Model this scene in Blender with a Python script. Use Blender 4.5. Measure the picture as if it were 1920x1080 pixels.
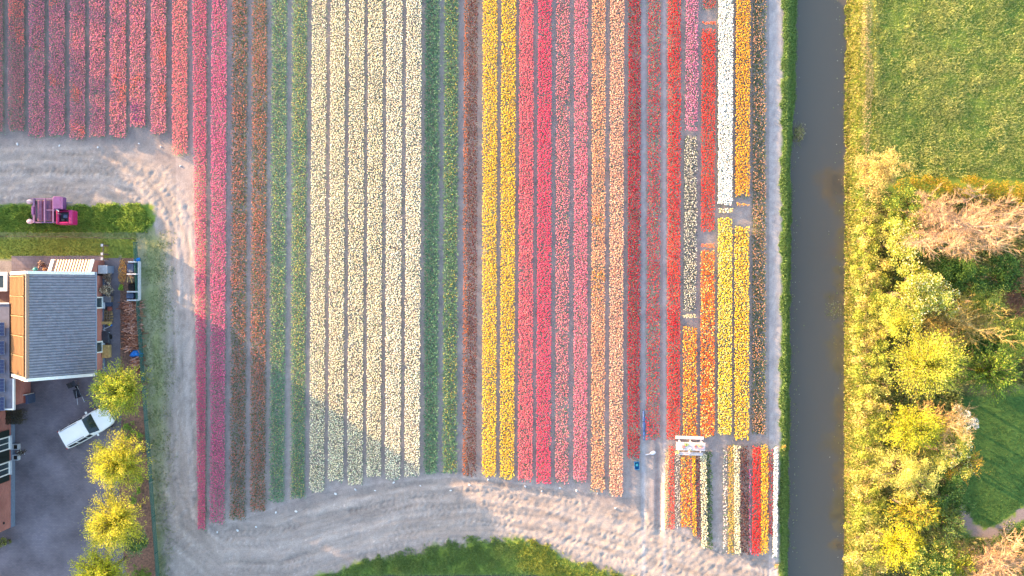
import bpy, math
import numpy as np
from mathutils import Vector

PI = math.pi
R = math.radians
S = bpy.context.scene
for _o in list(bpy.data.objects):
    bpy.data.objects.remove(_o)
COL = S.collection

# ------------------------------------------------------------------ camera, sky, sun, exposure
CAM_H = 68.0
PXM = 24.0                       # photograph pixels per metre at ground level
cd = bpy.data.cameras.new("camera")
cd.lens = 36.0 * CAM_H / 80.0
cd.sensor_width = 36.0
cd.clip_start = 0.5
cd.clip_end = 9000.0
cam = bpy.data.objects.new("camera", cd)
cam.location = (0, 0, CAM_H)
cam.rotation_euler = (0, 0, 0)
COL.objects.link(cam)
S.camera = cam

SUN_EL = 9.5
SUN_AZ = 150.0                   # direction towards the sun, degrees counter-clockwise from +X
world = bpy.data.worlds.new("World")
S.world = world
world.use_nodes = True
_wn = world.node_tree.nodes
_sky = _wn.new('ShaderNodeTexSky')
_sky.sky_type = 'NISHITA'
_sky.sun_disc = False
_sky.sun_elevation = R(SUN_EL)
_sky.sun_rotation = R((90.0 - SUN_AZ) % 360.0)
_sky.dust_density = 2.0
world.node_tree.links.new(_sky.outputs[0], _wn['Background'].inputs[0])
_wn['Background'].inputs[1].default_value = 0.15

sl = bpy.data.lights.new("sun", 'SUN')
sl.energy = 3.5
sl.color = (1.0, 0.62, 0.30)
sl.angle = R(0.6)
sun = bpy.data.objects.new("sun", sl)
_d = Vector((math.cos(R(SUN_EL)) * math.cos(R(SUN_AZ)), math.cos(R(SUN_EL)) * math.sin(R(SUN_AZ)), math.sin(R(SUN_EL))))
sun.rotation_euler = _d.to_track_quat('Z', 'Y').to_euler()
sun.location = (-60, 35, 40)
COL.objects.link(sun)

S.view_settings.view_transform = 'Standard'
S.view_settings.look = 'None'
S.view_settings.gamma = 1.0
S.view_settings.use_curve_mapping = False
S.view_settings.exposure = 2.55

# ------------------------------------------------------------------ helpers
def lin(c):
    c = np.asarray(c, dtype=float) / 255.0
    return np.where(c <= 0.04045, c / 12.92, ((c + 0.055) / 1.055) ** 2.4)

def gx(px, h=0.0):
    return (np.asarray(px, dtype=float) - 960.0) / PXM * (CAM_H - h) / CAM_H

def gy(py, h=0.0):
    return (540.0 - np.asarray(py, dtype=float)) / PXM * (CAM_H - h) / CAM_H

def pt(px, py, h=0.0, z=None):
    return np.array((float(gx(px, h)), float(gy(py, h)), h if z is None else z))

_tab = np.random.default_rng(77).random((256, 256))
def vnoise(x, y, scale, seed=0):
    """value noise in -1..1, world units per cell = scale"""
    x = np.asarray(x, float) / scale + seed * 17.31
    y = np.asarray(y, float) / scale + seed * 5.77
    xi = np.floor(x).astype(int); yi = np.floor(y).astype(int)
    fx = x - xi; fy = y - yi
    fx = fx * fx * (3 - 2 * fx); fy = fy * fy * (3 - 2 * fy)
    a = _tab[xi & 255, yi & 255]; b = _tab[(xi + 1) & 255, yi & 255]
    c = _tab[xi & 255, (yi + 1) & 255]; d = _tab[(xi + 1) & 255, (yi + 1) & 255]
    return ((a + (b - a) * fx) + ((c + (d - c) * fx) - (a + (b - a) * fx)) * fy) * 2 - 1

def fbm(x, y, scale, oct=3, seed=0):
    s = 0; amp = 1.0; tot = 0
    for i in range(oct):
        s = s + amp * vnoise(x, y, scale / 2 ** i, seed + i * 3)
        tot += amp; amp *= 0.55
    return s / tot

def smooth(a, b, x):
    t = np.clip((x - a) / (b - a), 0, 1)
    return t * t * (3 - 2 * t)

def tag(o, label=None, cat=None, group=None, kind=None):
    if label: o['label'] = label
    if cat: o['category'] = cat
    if group: o['group'] = group
    if kind: o['kind'] = kind
    return o

def thing(name, label, cat, loc=(0, 0, 0), rot=0.0, group=None):
    o = bpy.data.objects.new(name, None)
    o.empty_display_size = 0.3
    o.location = loc
    o.rotation_euler = (0, 0, rot)
    COL.objects.link(o)
    return tag(o, label, cat, group)

def link(name, me, parent=None, kind=None):
    o = bpy.data.objects.new(name, me)
    COL.objects.link(o)
    if parent is not None:
        o.parent = parent
    if kind:
        o['kind'] = kind
    return o

def raw_mesh(name, co, faces, mats, tint=None, midx=None, smooth_shade=False):
    """faces: list of int arrays (n,k)"""
    me = bpy.data.meshes.new(name)
    co = np.ascontiguousarray(co, dtype=np.float32)
    loops = np.concatenate([f.ravel() for f in faces]).astype(np.int32)
    cnt = np.concatenate([np.full(len(f), f.shape[1], dtype=np.int32) for f in faces])
    st = np.concatenate(([0], np.cumsum(cnt)[:-1])).astype(np.int32)
    me.vertices.add(len(co)); me.vertices.foreach_set("co", co.ravel())
    me.loops.add(len(loops)); me.loops.foreach_set("vertex_index", loops)
    me.polygons.add(len(cnt)); me.polygons.foreach_set("loop_start", st)
    if midx is not None:
        me.polygons.foreach_set("material_index", np.asarray(midx, dtype=np.int32))
    me.polygons.foreach_set("use_smooth", np.full(len(cnt), bool(smooth_shade)))
    for m in (mats if isinstance(mats, (list, tuple)) else [mats]):
        me.materials.append(m)
    if tint is not None:
        at = me.attributes.new("tint", 'FLOAT_COLOR', 'POINT')
        t = np.ones((len(co), 4), dtype=np.float32); t[:, :3] = tint
        at.data.foreach_set("color", t.ravel())
    me.update(calc_edges=True)
    return me

class MB:
    """collects primitives; build() makes ONE mesh"""
    def __init__(self):
        self.v = []; self.f = {}; self.n = 0
    def add(self, v, f):
        v = np.asarray(v, float)
        for face in f:
            self.f.setdefault(len(face), []).append([i + self.n for i in face])
        self.v.append(v); self.n += len(v)
        return self
    def box(self, c, s, rz=0.0, taper=1.0, tilt=None, bev=0.0):
        hx, hy, hz = s[0] / 2, s[1] / 2, s[2] / 2
        if bev > 0:
            b = min(bev, hx * .9, hy * .9, hz * .9)
            ring = lambda x, y, z: [(-x + b, -y, z), (x - b, -y, z), (x, -y + b, z), (x, y - b, z), (x - b, y, z), (-x + b, y, z), (-x, y - b, z), (-x, -y + b, z)]
            v = np.array(ring(hx - b * .7, hy - b * .7, -hz) + ring(hx, hy, -hz + b) + ring(hx, hy, hz - b) + ring(hx - b * .7, hy - b * .7, hz), float)
            f = [list(range(7, -1, -1)), list(range(24, 32))]
            for k in range(3):
                f += [[k * 8 + i, k * 8 + (i + 1) % 8, k * 8 + 8 + (i + 1) % 8, k * 8 + 8 + i] for i in range(8)]
        else:
            v = np.array([(-hx, -hy, -hz), (hx, -hy, -hz), (hx, hy, -hz), (-hx, hy, -hz),
                          (-hx * taper, -hy * taper, hz), (hx * taper, -hy * taper, hz), (hx * taper, hy * taper, hz), (-hx * taper, hy * taper, hz)], float)
            f = [[3, 2, 1, 0], [4, 5, 6, 7], [0, 1, 5, 4], [1, 2, 6, 5], [2, 3, 7, 6], [3, 0, 4, 7]]
        if tilt:
            ax, a = tilt
            ca, sa = math.cos(a), math.sin(a)
            M = np.array([[1, 0, 0], [0, ca, -sa], [0, sa, ca]]) if ax == 'x' else np.array([[ca, 0, sa], [0, 1, 0], [-sa, 0, ca]])
            v = v @ M.T
        if rz:
            ca, sa = math.cos(rz), math.sin(rz)
            v = v @ np.array([[ca, -sa, 0], [sa, ca, 0], [0, 0, 1]]).T
        return self.add(v + np.asarray(c, float), f)
    def tube(self, p0, p1, r0, r1=None, n=8, cap=True):
        r1 = r0 if r1 is None else r1
        p0 = np.asarray(p0, float); p1 = np.asarray(p1, float)
        d = p1 - p0; d = d / (np.linalg.norm(d) + 1e-9)
        a = np.cross(d, (0, 0, 1.0) if abs(d[2]) < .9 else (1.0, 0, 0)); a /= np.linalg.norm(a)
        b = np.cross(d, a)
        th = np.arange(n) * 2 * PI / n
        cs = np.cos(th)[:, None] * a + np.sin(th)[:, None] * b
        v = np.vstack([p0 + cs * r0, p1 + cs * r1])
        f = [[i, n + i, n + (i + 1) % n, (i + 1) % n] for i in range(n)]
        if cap:
            f += [list(range(n)), list(range(2 * n - 1, n - 1, -1))]
        return self.add(v, f)
    def path(self, pts, r, n=6):
        for i in range(len(pts) - 1):
            self.tube(pts[i], pts[i + 1], r, r, n)
        return self
    def lathe(self, c, prof, n=12, sx=1.0, sy=1.0):
        c = np.asarray(c, float); th = np.arange(n) * 2 * PI / n
        v = np.concatenate([np.stack([r * np.cos(th) * sx, r * np.sin(th) * sy, np.full(n, z)], 1) for r, z in prof]) + c
        f = []
        for k in range(len(prof) - 1):
            f += [[k * n + i, k * n + (i + 1) % n, (k + 1) * n + (i + 1) % n, (k + 1) * n + i] for i in range(n)]
        f += [list(range(n - 1, -1, -1)), [(len(prof) - 1) * n + i for i in range(n)]]
        return self.add(v, f)
    def prism(self, poly, z0, z1):
        n = len(poly)
        a = 0.5 * sum(poly[i][0] * poly[(i + 1) % n][1] - poly[(i + 1) % n][0] * poly[i][1] for i in range(n))
        if a < 0: poly = poly[::-1]
        v = [(x, y, z0) for x, y in poly] + [(x, y, z1) for x, y in poly]
        f = [list(range(n - 1, -1, -1)), list(range(n, 2 * n))] + [[i, (i + 1) % n, n + (i + 1) % n, n + i] for i in range(n)]
        return self.add(v, f)
    def build(self, name, mat, parent=None, kind=None, sm=False):
        fs = [np.array(v) for v in self.f.values()]
        me = raw_mesh(name, np.vstack(self.v), fs, mat, smooth_shade=sm)
        return link(name, me, parent, kind)

# ------------------------------------------------------------------ materials
def _mat(name):
    m = bpy.data.materials.new(name); m.use_nodes = True
    nt = m.node_tree
    return m, nt, nt.nodes, nt.links, nt.nodes['Principled BSDF']

def mat(name, srgb, rough=0.7, var=0.18, scale=6.0, metal=0.0, bump=0.0, coat=0.0, spec=0.4, srgb2=None):
    m, nt, n, l, b = _mat(name)
    c = lin(srgb)
    c2 = lin(srgb2) if srgb2 is not None else c * (1 - var * 1.6)
    tc = n.new('ShaderNodeTexCoord')
    nz = n.new('ShaderNodeTexNoise'); nz.inputs['Scale'].default_value = scale; nz.inputs['Detail'].default_value = 6
    l.new(tc.outputs['Object'], nz.inputs['Vector'])
    mx = n.new('ShaderNodeMix'); mx.data_type = 'RGBA'
    mx.inputs[6].default_value = (*c2, 1); mx.inputs[7].default_value = (*np.clip(c * (1 + var * .6), 0, 1), 1)
    rp = n.new('ShaderNodeMapRange'); rp.inputs[1].default_value = 0.3; rp.inputs[2].default_value = 0.7
    l.new(nz.outputs['Fac'], rp.inputs[0]); l.new(rp.outputs[0], mx.inputs[0])
    l.new(mx.outputs[2], b.inputs['Base Color'])
    b.inputs['Roughness'].default_value = rough
    b.inputs['Metallic'].default_value = metal
    b.inputs['Specular IOR Level'].default_value = spec
    b.inputs['Coat Weight'].default_value = coat
    if bump:
        bp = n.new('ShaderNodeBump'); bp.inputs['Strength'].default_value = bump; bp.inputs['Distance'].default_value = 0.02
        l.new(nz.outputs['Fac'], bp.inputs['Height']); l.new(bp.outputs[0], b.inputs['Normal'])
    return m

def mat_tint(name, rough=0.6, transl=0.0, spec=0.25, noise=0.0, scale=30.0, bump=0.0):
    """base colour from the mesh's own per-vertex colours (each leaf, flower, tile has its own)"""
    m, nt, n, l, b = _mat(name)
    a = n.new('ShaderNodeAttribute'); a.attribute_name = "tint"
    src = a.outputs['Color']
    if noise or bump:
        tc = n.new('ShaderNodeTexCoord')
        nz = n.new('ShaderNodeTexNoise'); nz.inputs['Scale'].default_value = scale; nz.inputs['Detail'].default_value = 8; nz.inputs['Roughness'].default_value = 0.65
        l.new(tc.outputs['Object'], nz.inputs['Vector'])
    if noise:
        rp = n.new('ShaderNodeMapRange'); rp.inputs[1].default_value = 0.25; rp.inputs[2].default_value = 0.75
        rp.inputs[3].default_value = 1 - noise; rp.inputs[4].default_value = 1 + noise
        l.new(nz.outputs['Fac'], rp.inputs[0])
        mu = n.new('ShaderNodeVectorMath'); mu.operation = 'SCALE'
        l.new(src, mu.inputs[0]); l.new(rp.outputs[0], mu.inputs['Scale'])
        src = mu.outputs[0]
    if bump:
        bp = n.new('ShaderNodeBump'); bp.inputs['Strength'].default_value = bump; bp.inputs['Distance'].default_value = 0.03
        l.new(nz.outputs['Fac'], bp.inputs['Height']); l.new(bp.outputs[0], b.inputs['Normal'])
    l.new(src, b.inputs['Base Color'])
    b.inputs['Roughness'].default_value = rough
    b.inputs['Specular IOR Level'].default_value = spec
    if transl:
        t = n.new('ShaderNodeBsdfTranslucent'); l.new(src, t.inputs['Color'])
        ms = n.new('ShaderNodeMixShader'); ms.inputs[0].default_value = transl
        out = n['Material Output']
        l.new(b.outputs[0], ms.inputs[1]); l.new(t.outputs[0], ms.inputs[2]); l.new(ms.outputs[0], out.inputs['Surface'])
    return m

M_ground = mat_tint("ground_soil_and_turf", 0.95, 0, 0.1, noise=0.25, scale=11.0, bump=0.6)
M_petal = mat_tint("tulip_petals", 0.6, 0.35, 0.15)
M_leaf = mat_tint("leaf", 0.55, 0.42, 0.25)
M_blade = mat_tint("grass_blade", 0.6, 0.42, 0.2)
M_bark = mat("bark", (112, 98, 82), 0.9, 0.3, 14, bump=0.4)
M_twig = mat_tint("bare_twig", 0.85, 0, 0.15)
M_tile = mat_tint("roof_tile", 0.42, 0, 0.5, noise=0.12, scale=5.0)
M_white = mat("white_paint", (232, 232, 230), 0.5, 0.05, 5)
M_whitewood = mat("weathered_white_wood", (216, 204, 206), 0.65, 0.08, 9)
M_zinc = mat("zinc_gutter", (140, 152, 172), 0.45, 0.1, 7, metal=0.3)
M_brick = None
M_plinth = mat("grey_plinth_render", (112, 124, 146), 0.85, 0.1, 6)
M_glass = mat("window_glass", (52, 66, 72), 0.08, 0.1, 2, spec=0.8)
M_carpaint = mat("white_car_paint", (236, 238, 240), 0.25, 0.02, 2, coat=0.6)
M_carglass = mat("car_glass", (26, 40, 46), 0.06, 0.05, 2, spec=0.9)
M_black = mat("black_plastic", (34, 34, 38), 0.6, 0.1, 8)
M_rubber = mat("tyre_rubber", (30, 30, 32), 0.9, 0.1, 8)
M_alloy = mat("wheel_alloy", (150, 152, 156), 0.35, 0.05, 8, metal=0.8)
M_redlamp = mat("tail_lamp_red", (150, 20, 24), 0.3, 0.05, 8)
M_lamp = mat("headlamp_lens", (210, 216, 220), 0.15, 0.03, 8)
M_steel = mat("grey_steel", (130, 128, 138), 0.5, 0.12, 8, metal=0.3)
M_mauve = mat("mauve_painted_steel", (128, 98, 136), 0.5, 0.14, 5)
M_purple = mat("faded_purple_paint", (112, 70, 128), 0.5, 0.15, 4)
M_magenta = mat("magenta_bodywork", (166, 34, 104), 0.4, 0.15, 3)
M_pinkroll = mat("worn_pink_roller", (176, 116, 128), 0.6, 0.25, 5, srgb2=(136, 86, 106))
M_blue = mat("blue_tarpaulin", (40, 130, 220), 0.45, 0.2, 4)
M_blueplastic = mat("blue_plastic", (40, 120, 178), 0.4, 0.12, 5)
M_blueroll = mat("blue_folded_fleece", (104, 134, 190), 0.7, 0.15, 3)
M_cyan = mat("turquoise_plastic", (90, 190, 190), 0.5, 0.1, 5)
M_concrete = mat("pale_concrete", (186, 188, 196), 0.85, 0.12, 7, bump=0.2)
M_darkgrey = mat("dark_grey_cover", (64, 66, 76), 0.7, 0.2, 5)
M_slate = mat("blue_grey_lid", (70, 84, 112), 0.6, 0.15, 5)
M_darksoil = mat("dark_compost", (44, 40, 38), 0.95, 0.4, 9, bump=0.8)
M_wood = mat("raw_timber", (196, 160, 104), 0.8, 0.2, 6)
M_oldwood = mat("weathered_timber", (128, 108, 90), 0.85, 0.25, 8)
M_yellow = mat("yellow_bag", (226, 212, 40), 0.6, 0.1, 5)
M_redpot = mat("red_clay", (150, 84, 70), 0.8, 0.15, 8)
M_green_wire = mat("green_fence_wire", (40, 92, 84), 0.6, 0.1, 8)
M_panel = mat("solar_cells", (30, 40, 84), 0.15, 0.15, 3, spec=0.7)
M_felt = mat("grey_roof_felt", (112, 112, 126), 0.9, 0.12, 3)
M_skylight = mat("dark_roof_glass", (58, 68, 72), 0.2, 0.1, 2, spec=0.6)
M_shutter = mat("dark_green_shutter", (30, 40, 38), 0.5, 0.1, 6)
M_guard = mat("pale_pink_guard", (222, 188, 194), 0.6, 0.12, 6)
M_stone = mat("pale_field_stone", (222, 222, 226), 0.9, 0.1, 10)
M_bluetube = mat("lavender_soil_bag", (232, 230, 236), 0.6, 0.08, 6)

def brick_material(name, c1, c2, mortar, sc, bw, rh, ms=0.012, rough=0.9, coord='Object', rot=None):
    m, nt, n, l, b = _mat(name)
    tc = n.new('ShaderNodeTexCoord'); mp = n.new('ShaderNodeMapping')
    if rot:                      # upright walls: run along x+y, courses up z
        sx = n.new('ShaderNodeSeparateXYZ'); cx = n.new('ShaderNodeCombineXYZ'); ad = n.new('ShaderNodeMath'); ad.operation = 'ADD'
        l.new(tc.outputs[coord], sx.inputs[0]); l.new(sx.outputs[0], ad.inputs[0]); l.new(sx.outputs[1], ad.inputs[1])
        l.new(ad.outputs[0], cx.inputs[0]); l.new(sx.outputs[2], cx.inputs[1]); l.new(cx.outputs[0], mp.inputs['Vector'])
    else:
        l.new(tc.outputs[coord], mp.inputs['Vector'])
    br = n.new('ShaderNodeTexBrick')
    br.inputs['Color1'].default_value = (*lin(c1), 1); br.inputs['Color2'].default_value = (*lin(c2), 1)
    br.inputs['Mortar'].default_value = (*lin(mortar), 1)
    br.inputs['Scale'].default_value = sc; br.inputs['Brick Width'].default_value = bw; br.inputs['Row Height'].default_value = rh
    br.inputs['Mortar Size'].default_value = ms
    l.new(mp.outputs[0], br.inputs['Vector'])
    nz = n.new('ShaderNodeTexNoise'); nz.inputs['Scale'].default_value = 0.45; nz.inputs['Detail'].default_value = 7
    l.new(tc.outputs[coord], nz.inputs['Vector'])
    rp = n.new('ShaderNodeMapRange'); rp.inputs[1].default_value = .3; rp.inputs[2].default_value = .7; rp.inputs[3].default_value = .66; rp.inputs[4].default_value = 1.3
    l.new(nz.outputs['Fac'], rp.inputs[0])
    mu = n.new('ShaderNodeVectorMath'); mu.operation = 'SCALE'
    l.new(br.outputs['Color'], mu.inputs[0]); l.new(rp.outputs[0], mu.inputs['Scale'])
    l.new(mu.outputs[0], b.inputs['Base Color'])
    b.inputs['Roughness'].default_value = rough; b.inputs['Specular IOR Level'].default_value = 0.25
    return m

M_brick = brick_material("red_brickwork", (176, 104, 92), (152, 86, 78), (150, 130, 124), 1.0, 0.22, 0.065, 0.008, rot=True)
M_paver = brick_material("blue_grey_clinker_pavers", (124, 115, 122), (112, 105, 114), (104, 97, 102), 1.0, 0.22, 0.11, 0.008, 0.85)
M_pathtile = brick_material("grey_slabs", (140, 126, 128), (124, 114, 122), (110, 96, 90), 1.0, 0.3, 0.3, 0.01, 0.85)

def water_material():
    m, nt, n, l, b = _mat("murky_canal_water")
    tc = n.new('ShaderNodeTexCoord')
    nz = n.new('ShaderNodeTexNoise'); nz.inputs['Scale'].default_value = 0.12; nz.inputs['Detail'].default_value = 5
    l.new(tc.outputs['Object'], nz.inputs['Vector'])
    mx = n.new('ShaderNodeMix'); mx.data_type = 'RGBA'
    mx.inputs[6].default_value = (*lin((88, 82, 74)), 1); mx.inputs[7].default_value = (*lin((92, 86, 78)), 1)
    l.new(nz.outputs['Fac'], mx.inputs[0]); l.new(mx.outputs[2], b.inputs['Base Color'])
    b.inputs['Roughness'].default_value = 0.13
    b.inputs['IOR'].default_value = 1.6
    n2 = n.new('ShaderNodeTexNoise'); n2.inputs['Scale'].default_value = 2.2; n2.inputs['Detail'].default_value = 3
    l.new(tc.outputs['Object'], n2.inputs['Vector'])
    bp = n.new('ShaderNodeBump'); bp.inputs['Strength'].default_value = 0.05; bp.inputs['Distance'].default_value = 0.02
    l.new(n2.outputs['Fac'], bp.inputs['Height']); l.new(bp.outputs[0], b.inputs['Normal'])
    return m
M_water = water_material()

# ------------------------------------------------------------------ ground: one sheet with canal trench, wheel tracks and turf
WATER_Z = -0.8
def axis_coords(lo, hi, step, bands=()):
    fine = [lo]
    while fine[-1] < hi:
        st_ = step
        for a_, b_, t_ in bands:
            if a_ <= fine[-1] < b_: st_ = t_
        fine.append(fine[-1] + st_)
    fine = np.array(fine); hi = fine[-1]
    out = [fine]
    a = []; x = hi; d = step
    while x < 4000:
        d *= 1.6; x += d; a.append(x)
    b = []; x = lo; d = step
    while x > -4000:
        d *= 1.6; x -= d; b.append(x)
    return np.concatenate([np.array(b[::-1]), fine, np.array(a)])

GXS = axis_coords(-41.5, 41.5, 0.115, ((22, 26.2, .22), (30, 42, .2)))
GYS = axis_coords(-24.0, 24.0, 0.28, ((-23.2, -13.8, .105), (4.6, 11.2, .115), (-13.8, -11.5, .18)))

TRACK = np.array([(-260, 330), (-60, 330), (60, 328), (180, 332), (255, 350), (300, 400), (322, 470), (332, 600), (336, 760), (342, 880), (362, 970), (420, 1020),
                  (520, 1022), (640, 985), (780, 955), (900, 952), (1020, 970), (1120, 1000), (1230, 1030), (1330, 1062), (1450, 1090), (1600, 1130)], float)
def poly_dist(X, Y, P):
    best = np.full(X.shape, 1e9); along = np.zeros(X.shape); side = np.zeros(X.shape); acc = 0.0
    for i in range(len(P) - 1):
        ax, ay = P[i]; bx, by = P[i + 1]
        dx, dy = bx - ax, by - ay; L = math.hypot(dx, dy)
        t = np.clip(((X - ax) * dx + (Y - ay) * dy) / (L * L), 0, 1)
        qx = X - (ax + t * dx); qy = Y - (ay + t * dy)
        d = np.hypot(qx, qy)
        m = d < best
        best = np.where(m, d, best); along = np.where(m, acc + t * L, along)
        side = np.where(m, (dx * qy - dy * qx) / L, side)
        acc += L
    return best, along, side

def bottom_arc(px):
    return np.interp(px, [560, 600, 640, 700, 760, 860, 960, 1000, 1040, 1080, 1130, 1180, 1230], [1092, 1074, 1063, 1050, 1036, 1018, 1008, 1014, 1036, 1050, 1069, 1083, 1096])

def fence_px(py):
    return np.interp(py, [440, 455, 600, 730, 900, 1080, 1200], [253, 254, 261, 270, 283, 297, 305])

def left_bank_px(py):
    return np.interp(py, [-200, 0, 180, 300, 340, 700, 850, 1080], [1470, 1469, 1466, 1466, 1466, 1464, 1462, 1460])

def canal_l(py):
    return np.interp(py, [-400, 0, 200, 290, 400, 1080, 1400], [1496, 1496, 1494, 1485, 1486, 1480, 1478])

def canal_r(py):
    return np.interp(py, [-400, 0, 1080, 1400], [1597, 1597, 1590, 1588])

def ground_fields(X, Y):
    px = 960 + PXM * X; py = 540 - PXM * Y
    n1 = fbm(X, Y, 6.0, 4, 1); n2 = fbm(X, Y, 0.9, 3, 5); n3 = fbm(X, Y, 0.28, 2, 9)
    z = 0.02 * n1 + 0.010 * n2
    # --- soil
    soil_a = lin((160, 147, 142)); soil_b = lin((132, 121, 120)); soil_c = lin((170, 157, 149))
    t = np.clip(0.5 + 0.25 * n1 + 0.3 * n2 + 0.3 * n3, 0, 1)[..., None]
    colr = soil_b + (soil_a - soil_b) * t
    # headland wheel tracks
    P = np.stack([gx(TRACK[:, 0]), gy(TRACK[:, 1])], 1)
    mask_win = (np.abs(X) < 60) & (np.abs(Y) < 40)
    d, al, sd = poly_dist(X, Y, P)
    field_edge = np.interp(px, [0, 320, 360, 395, 440, 480, 540, 600, 720, 860, 980, 1170, 1205, 1245, 1340, 1460],
                           [268, 300, 1000, 990, 985, 972, 950, 930, 912, 900, 915, 940, 935, 1000, 1035, 1050])
    head = smooth(0, 22, py - field_edge) * (px < 1470)
    tr = smooth(3.1, 1.6, d) * mask_win
    tr = np.maximum(tr, head * 0.8) * mask_win
    rut = (np.sin(sd * 5.2 + 0.8 * vnoise(al, sd * 0, 6.0, 3)) * 0.5 + 0.5)
    gate = smooth(-0.15, 0.35, vnoise(al, sd * 3, 5.0, 11) + 0.15)
    tread = np.sin(al * 2 * PI / 0.36 + np.abs(((sd + 9) % 0.6) - 0.3) * 9)
    al2 = al + .25 * vnoise(al, sd * 4, 1.1, 51) + sd * .35
    z = z + tr * (0.026 * (rut - .5) + 0.012 * np.sin(al2 * 2 * PI / 0.38 + np.abs(((sd + 9) % 0.6) - 0.3) * 9) * gate * smooth(.35, .8, rut) + 0.010 * vnoise(al * .8 + sd, sd * 5, 1.3, 21) + 0.020 * vnoise(al + sd * 1.2, sd * 3.2, .55, 23) + 0.022 * n3 + .012 * vnoise(X, Y, .16, 27))
    colr = colr + (soil_c - colr) * (tr * (0.5 + 0.15 * np.clip(n1 + n2 * .5 + .2, 0, 1)))[..., None]
    al3 = al + .3 * n2
    lane = .55 * vnoise(al * .05, sd * 1.0, .34, 61) + .35 * vnoise(al * .12, sd, .15, 62) + .3 * vnoise(al * .5, sd * 1.4, .5, 64)
    chev = np.sin(al3 * 2 * PI / 0.42 + np.abs(((sd + 9) % 0.7) - 0.35) * 10) * smooth(.1, .5, vnoise(al * .4, sd * 2.2, 1.1, 65))
    grit = .5 * n3 + .6 * vnoise(X, Y, .15, 63)
    colr = colr * (1 + tr[..., None] * np.clip(.34 * lane + .10 * chev, -.5, .5)[..., None] + (.12 * grit)[..., None])
    z = z + tr * (.016 * chev + .03 * lane)
    colr = np.where(((vnoise(X, Y, .13, 67) > .88) & (tr > .3))[..., None], colr * 1.3, colr)
    uu = X * .8 + Y * .6; vv = -X * .6 + Y * .8
    z = z + (tr * (.4 + .6 * smooth(800, 1100, px)) + .25 * (px < 360)) * (.017 * vnoise(uu * .35, vv, .2, 71) + .010 * vnoise(X * .9, Y, .2, 73))
    # cross tracks in the soil right of the field
    z = z + 0.025 * head * smooth(900, 1200, px) * vnoise(X * .35 - Y * .25, (X * 0.55 + Y) * 1.4, .5, 31) * smooth(-.5, .3, vnoise(X, Y, 1.8, 33))
    # alley furrows beside the small plots
    furrow = np.exp(-((px - 1236) / 5.5) ** 2) * smooth(826, 850, py) * smooth(1020, 985, py)
    z = z - 0.16 * furrow + 0.04 * np.exp(-((px - 1247) / 3.0) ** 2) * smooth(840, 880, py) * smooth(1005, 990, py)
    furrow2 = np.exp(-((px - 1207) / 5) ** 2) * smooth(830, 850, py) * smooth(1000, 950, py)
    z = z - 0.10 * furrow2
    for fx in (855, 902, 540, 576, 905):
        z = z + 0.02 * np.exp(-((px - fx) / 4.0) ** 2) * smooth(885, 915, py) * smooth(1010, 960, py)
    colr = colr + (lin((178, 173, 178)) * (1 + .22 * n3 + .15 * vnoise(X, Y, .14, 63))[..., None] - colr) * (smooth(1439, 1444, px) * smooth(1470, 1464, px) * .65 + .45 * smooth(1201, 1205, px) * smooth(1213, 1209, px) + .45 * smooth(1241, 1244, px) * smooth(1251, 1247, px))[..., None]
    alley = (py < field_edge - 6) * (px > 330) * (px < 1440)
    colr = colr * (1 + .22 * alley)[..., None]
    # --- turf
    g_dark = lin((86, 114, 52)); g_yellow = lin((132, 146, 64)); g_pale = lin((152, 150, 116)); g_olive = lin((156, 158, 72))
    gm = np.clip(.5 + .6 * n2 + .4 * n1, 0, 1)[..., None]
    turf = g_dark + (g_yellow - g_dark) * gm  # darker and yellower turf green mixed at random by noise
    def put(mask, c):
        nonlocal colr
        m = np.clip(mask, 0, 1)[..., None]
        colr = colr + (c - colr) * m
    wob = 7 * n2 + 5 * n3
    lawn = (px < 256 + 0 * wob) & (py > 436) & (py < 484 + 3 * n2)
    strip = smooth(0, 6, 292 + wob - px) * smooth(0, 6, py - (382 + wob * .7 - smooth(130, 60, px) * 2)) * smooth(0, 5, 437 - py)
    put(strip, turf)
    put(lawn * 1.0, g_olive * .55 + turf * .4)
    # pale verge between chain-link fence and wheel track
    fpx = fence_px(py)
    ve = smooth(0, 10, px - fpx + 4) * smooth(0, 36, 330 + wob - 12 * smooth(700, 1000, py) - px) * smooth(0, 16, py - 432)
    wear = smooth(0.35, -0.25, np.sin((px - fpx) / 20.0 * PI) * .35 + n2 * .8 + n1 * .3 - .05)
    pale = g_pale * .95 + (turf - g_pale) * .25
    put(ve * (0.68 + .32 * wear), pale)
    put(ve * smooth(985, 1015, py + 8 * n2) * smooth(326, 306, px - (py - 1000) * .12), g_dark * .9)
    put(smooth(0, 14, 56 - np.abs(py - 436) * 6) * (px < 292) * .7, pale)
    # arc of turf at the bottom
    arc = smooth(-4, 10, py - bottom_arc(px) + 1.6 * wob) * (px > 540) * (px < 1250)
    put(arc, turf)
    # canal and banks
    lb = left_bank_px(py); cl = canal_l(py); cr = canal_r(py)
    put(smooth(-3, 4, px - lb + wob * .6) * (px < 1540), g_dark)
    put((px > 1540) * 1.0, turf * 1.05)
    hay = lin((176, 160, 96))
    put((px > 1598) * (px < 1650) * np.clip(.25 + n1 * .9 + n2 * .5, 0, .8), hay)
    put(smooth(1606 + 4 * n2, 1597, px) * (px > 1560), lin((116, 98, 62)))
    # litter under the trees, worn path, dark lawn
    litter = lin((116, 112, 70))
    lit = smooth(0, 14, px - 1640 + wob) * smooth(0, 10, py - (358 + wob)) * smooth(0, 12, np.interp(py, [700, 760, 800, 960, 1100], [1990, 1850, 1800, 1800, 1830]) - px + wob)
    put(lit, litter * (1 + .35 * n2[..., None]))
    pathc = lin((150, 134, 132))
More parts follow.
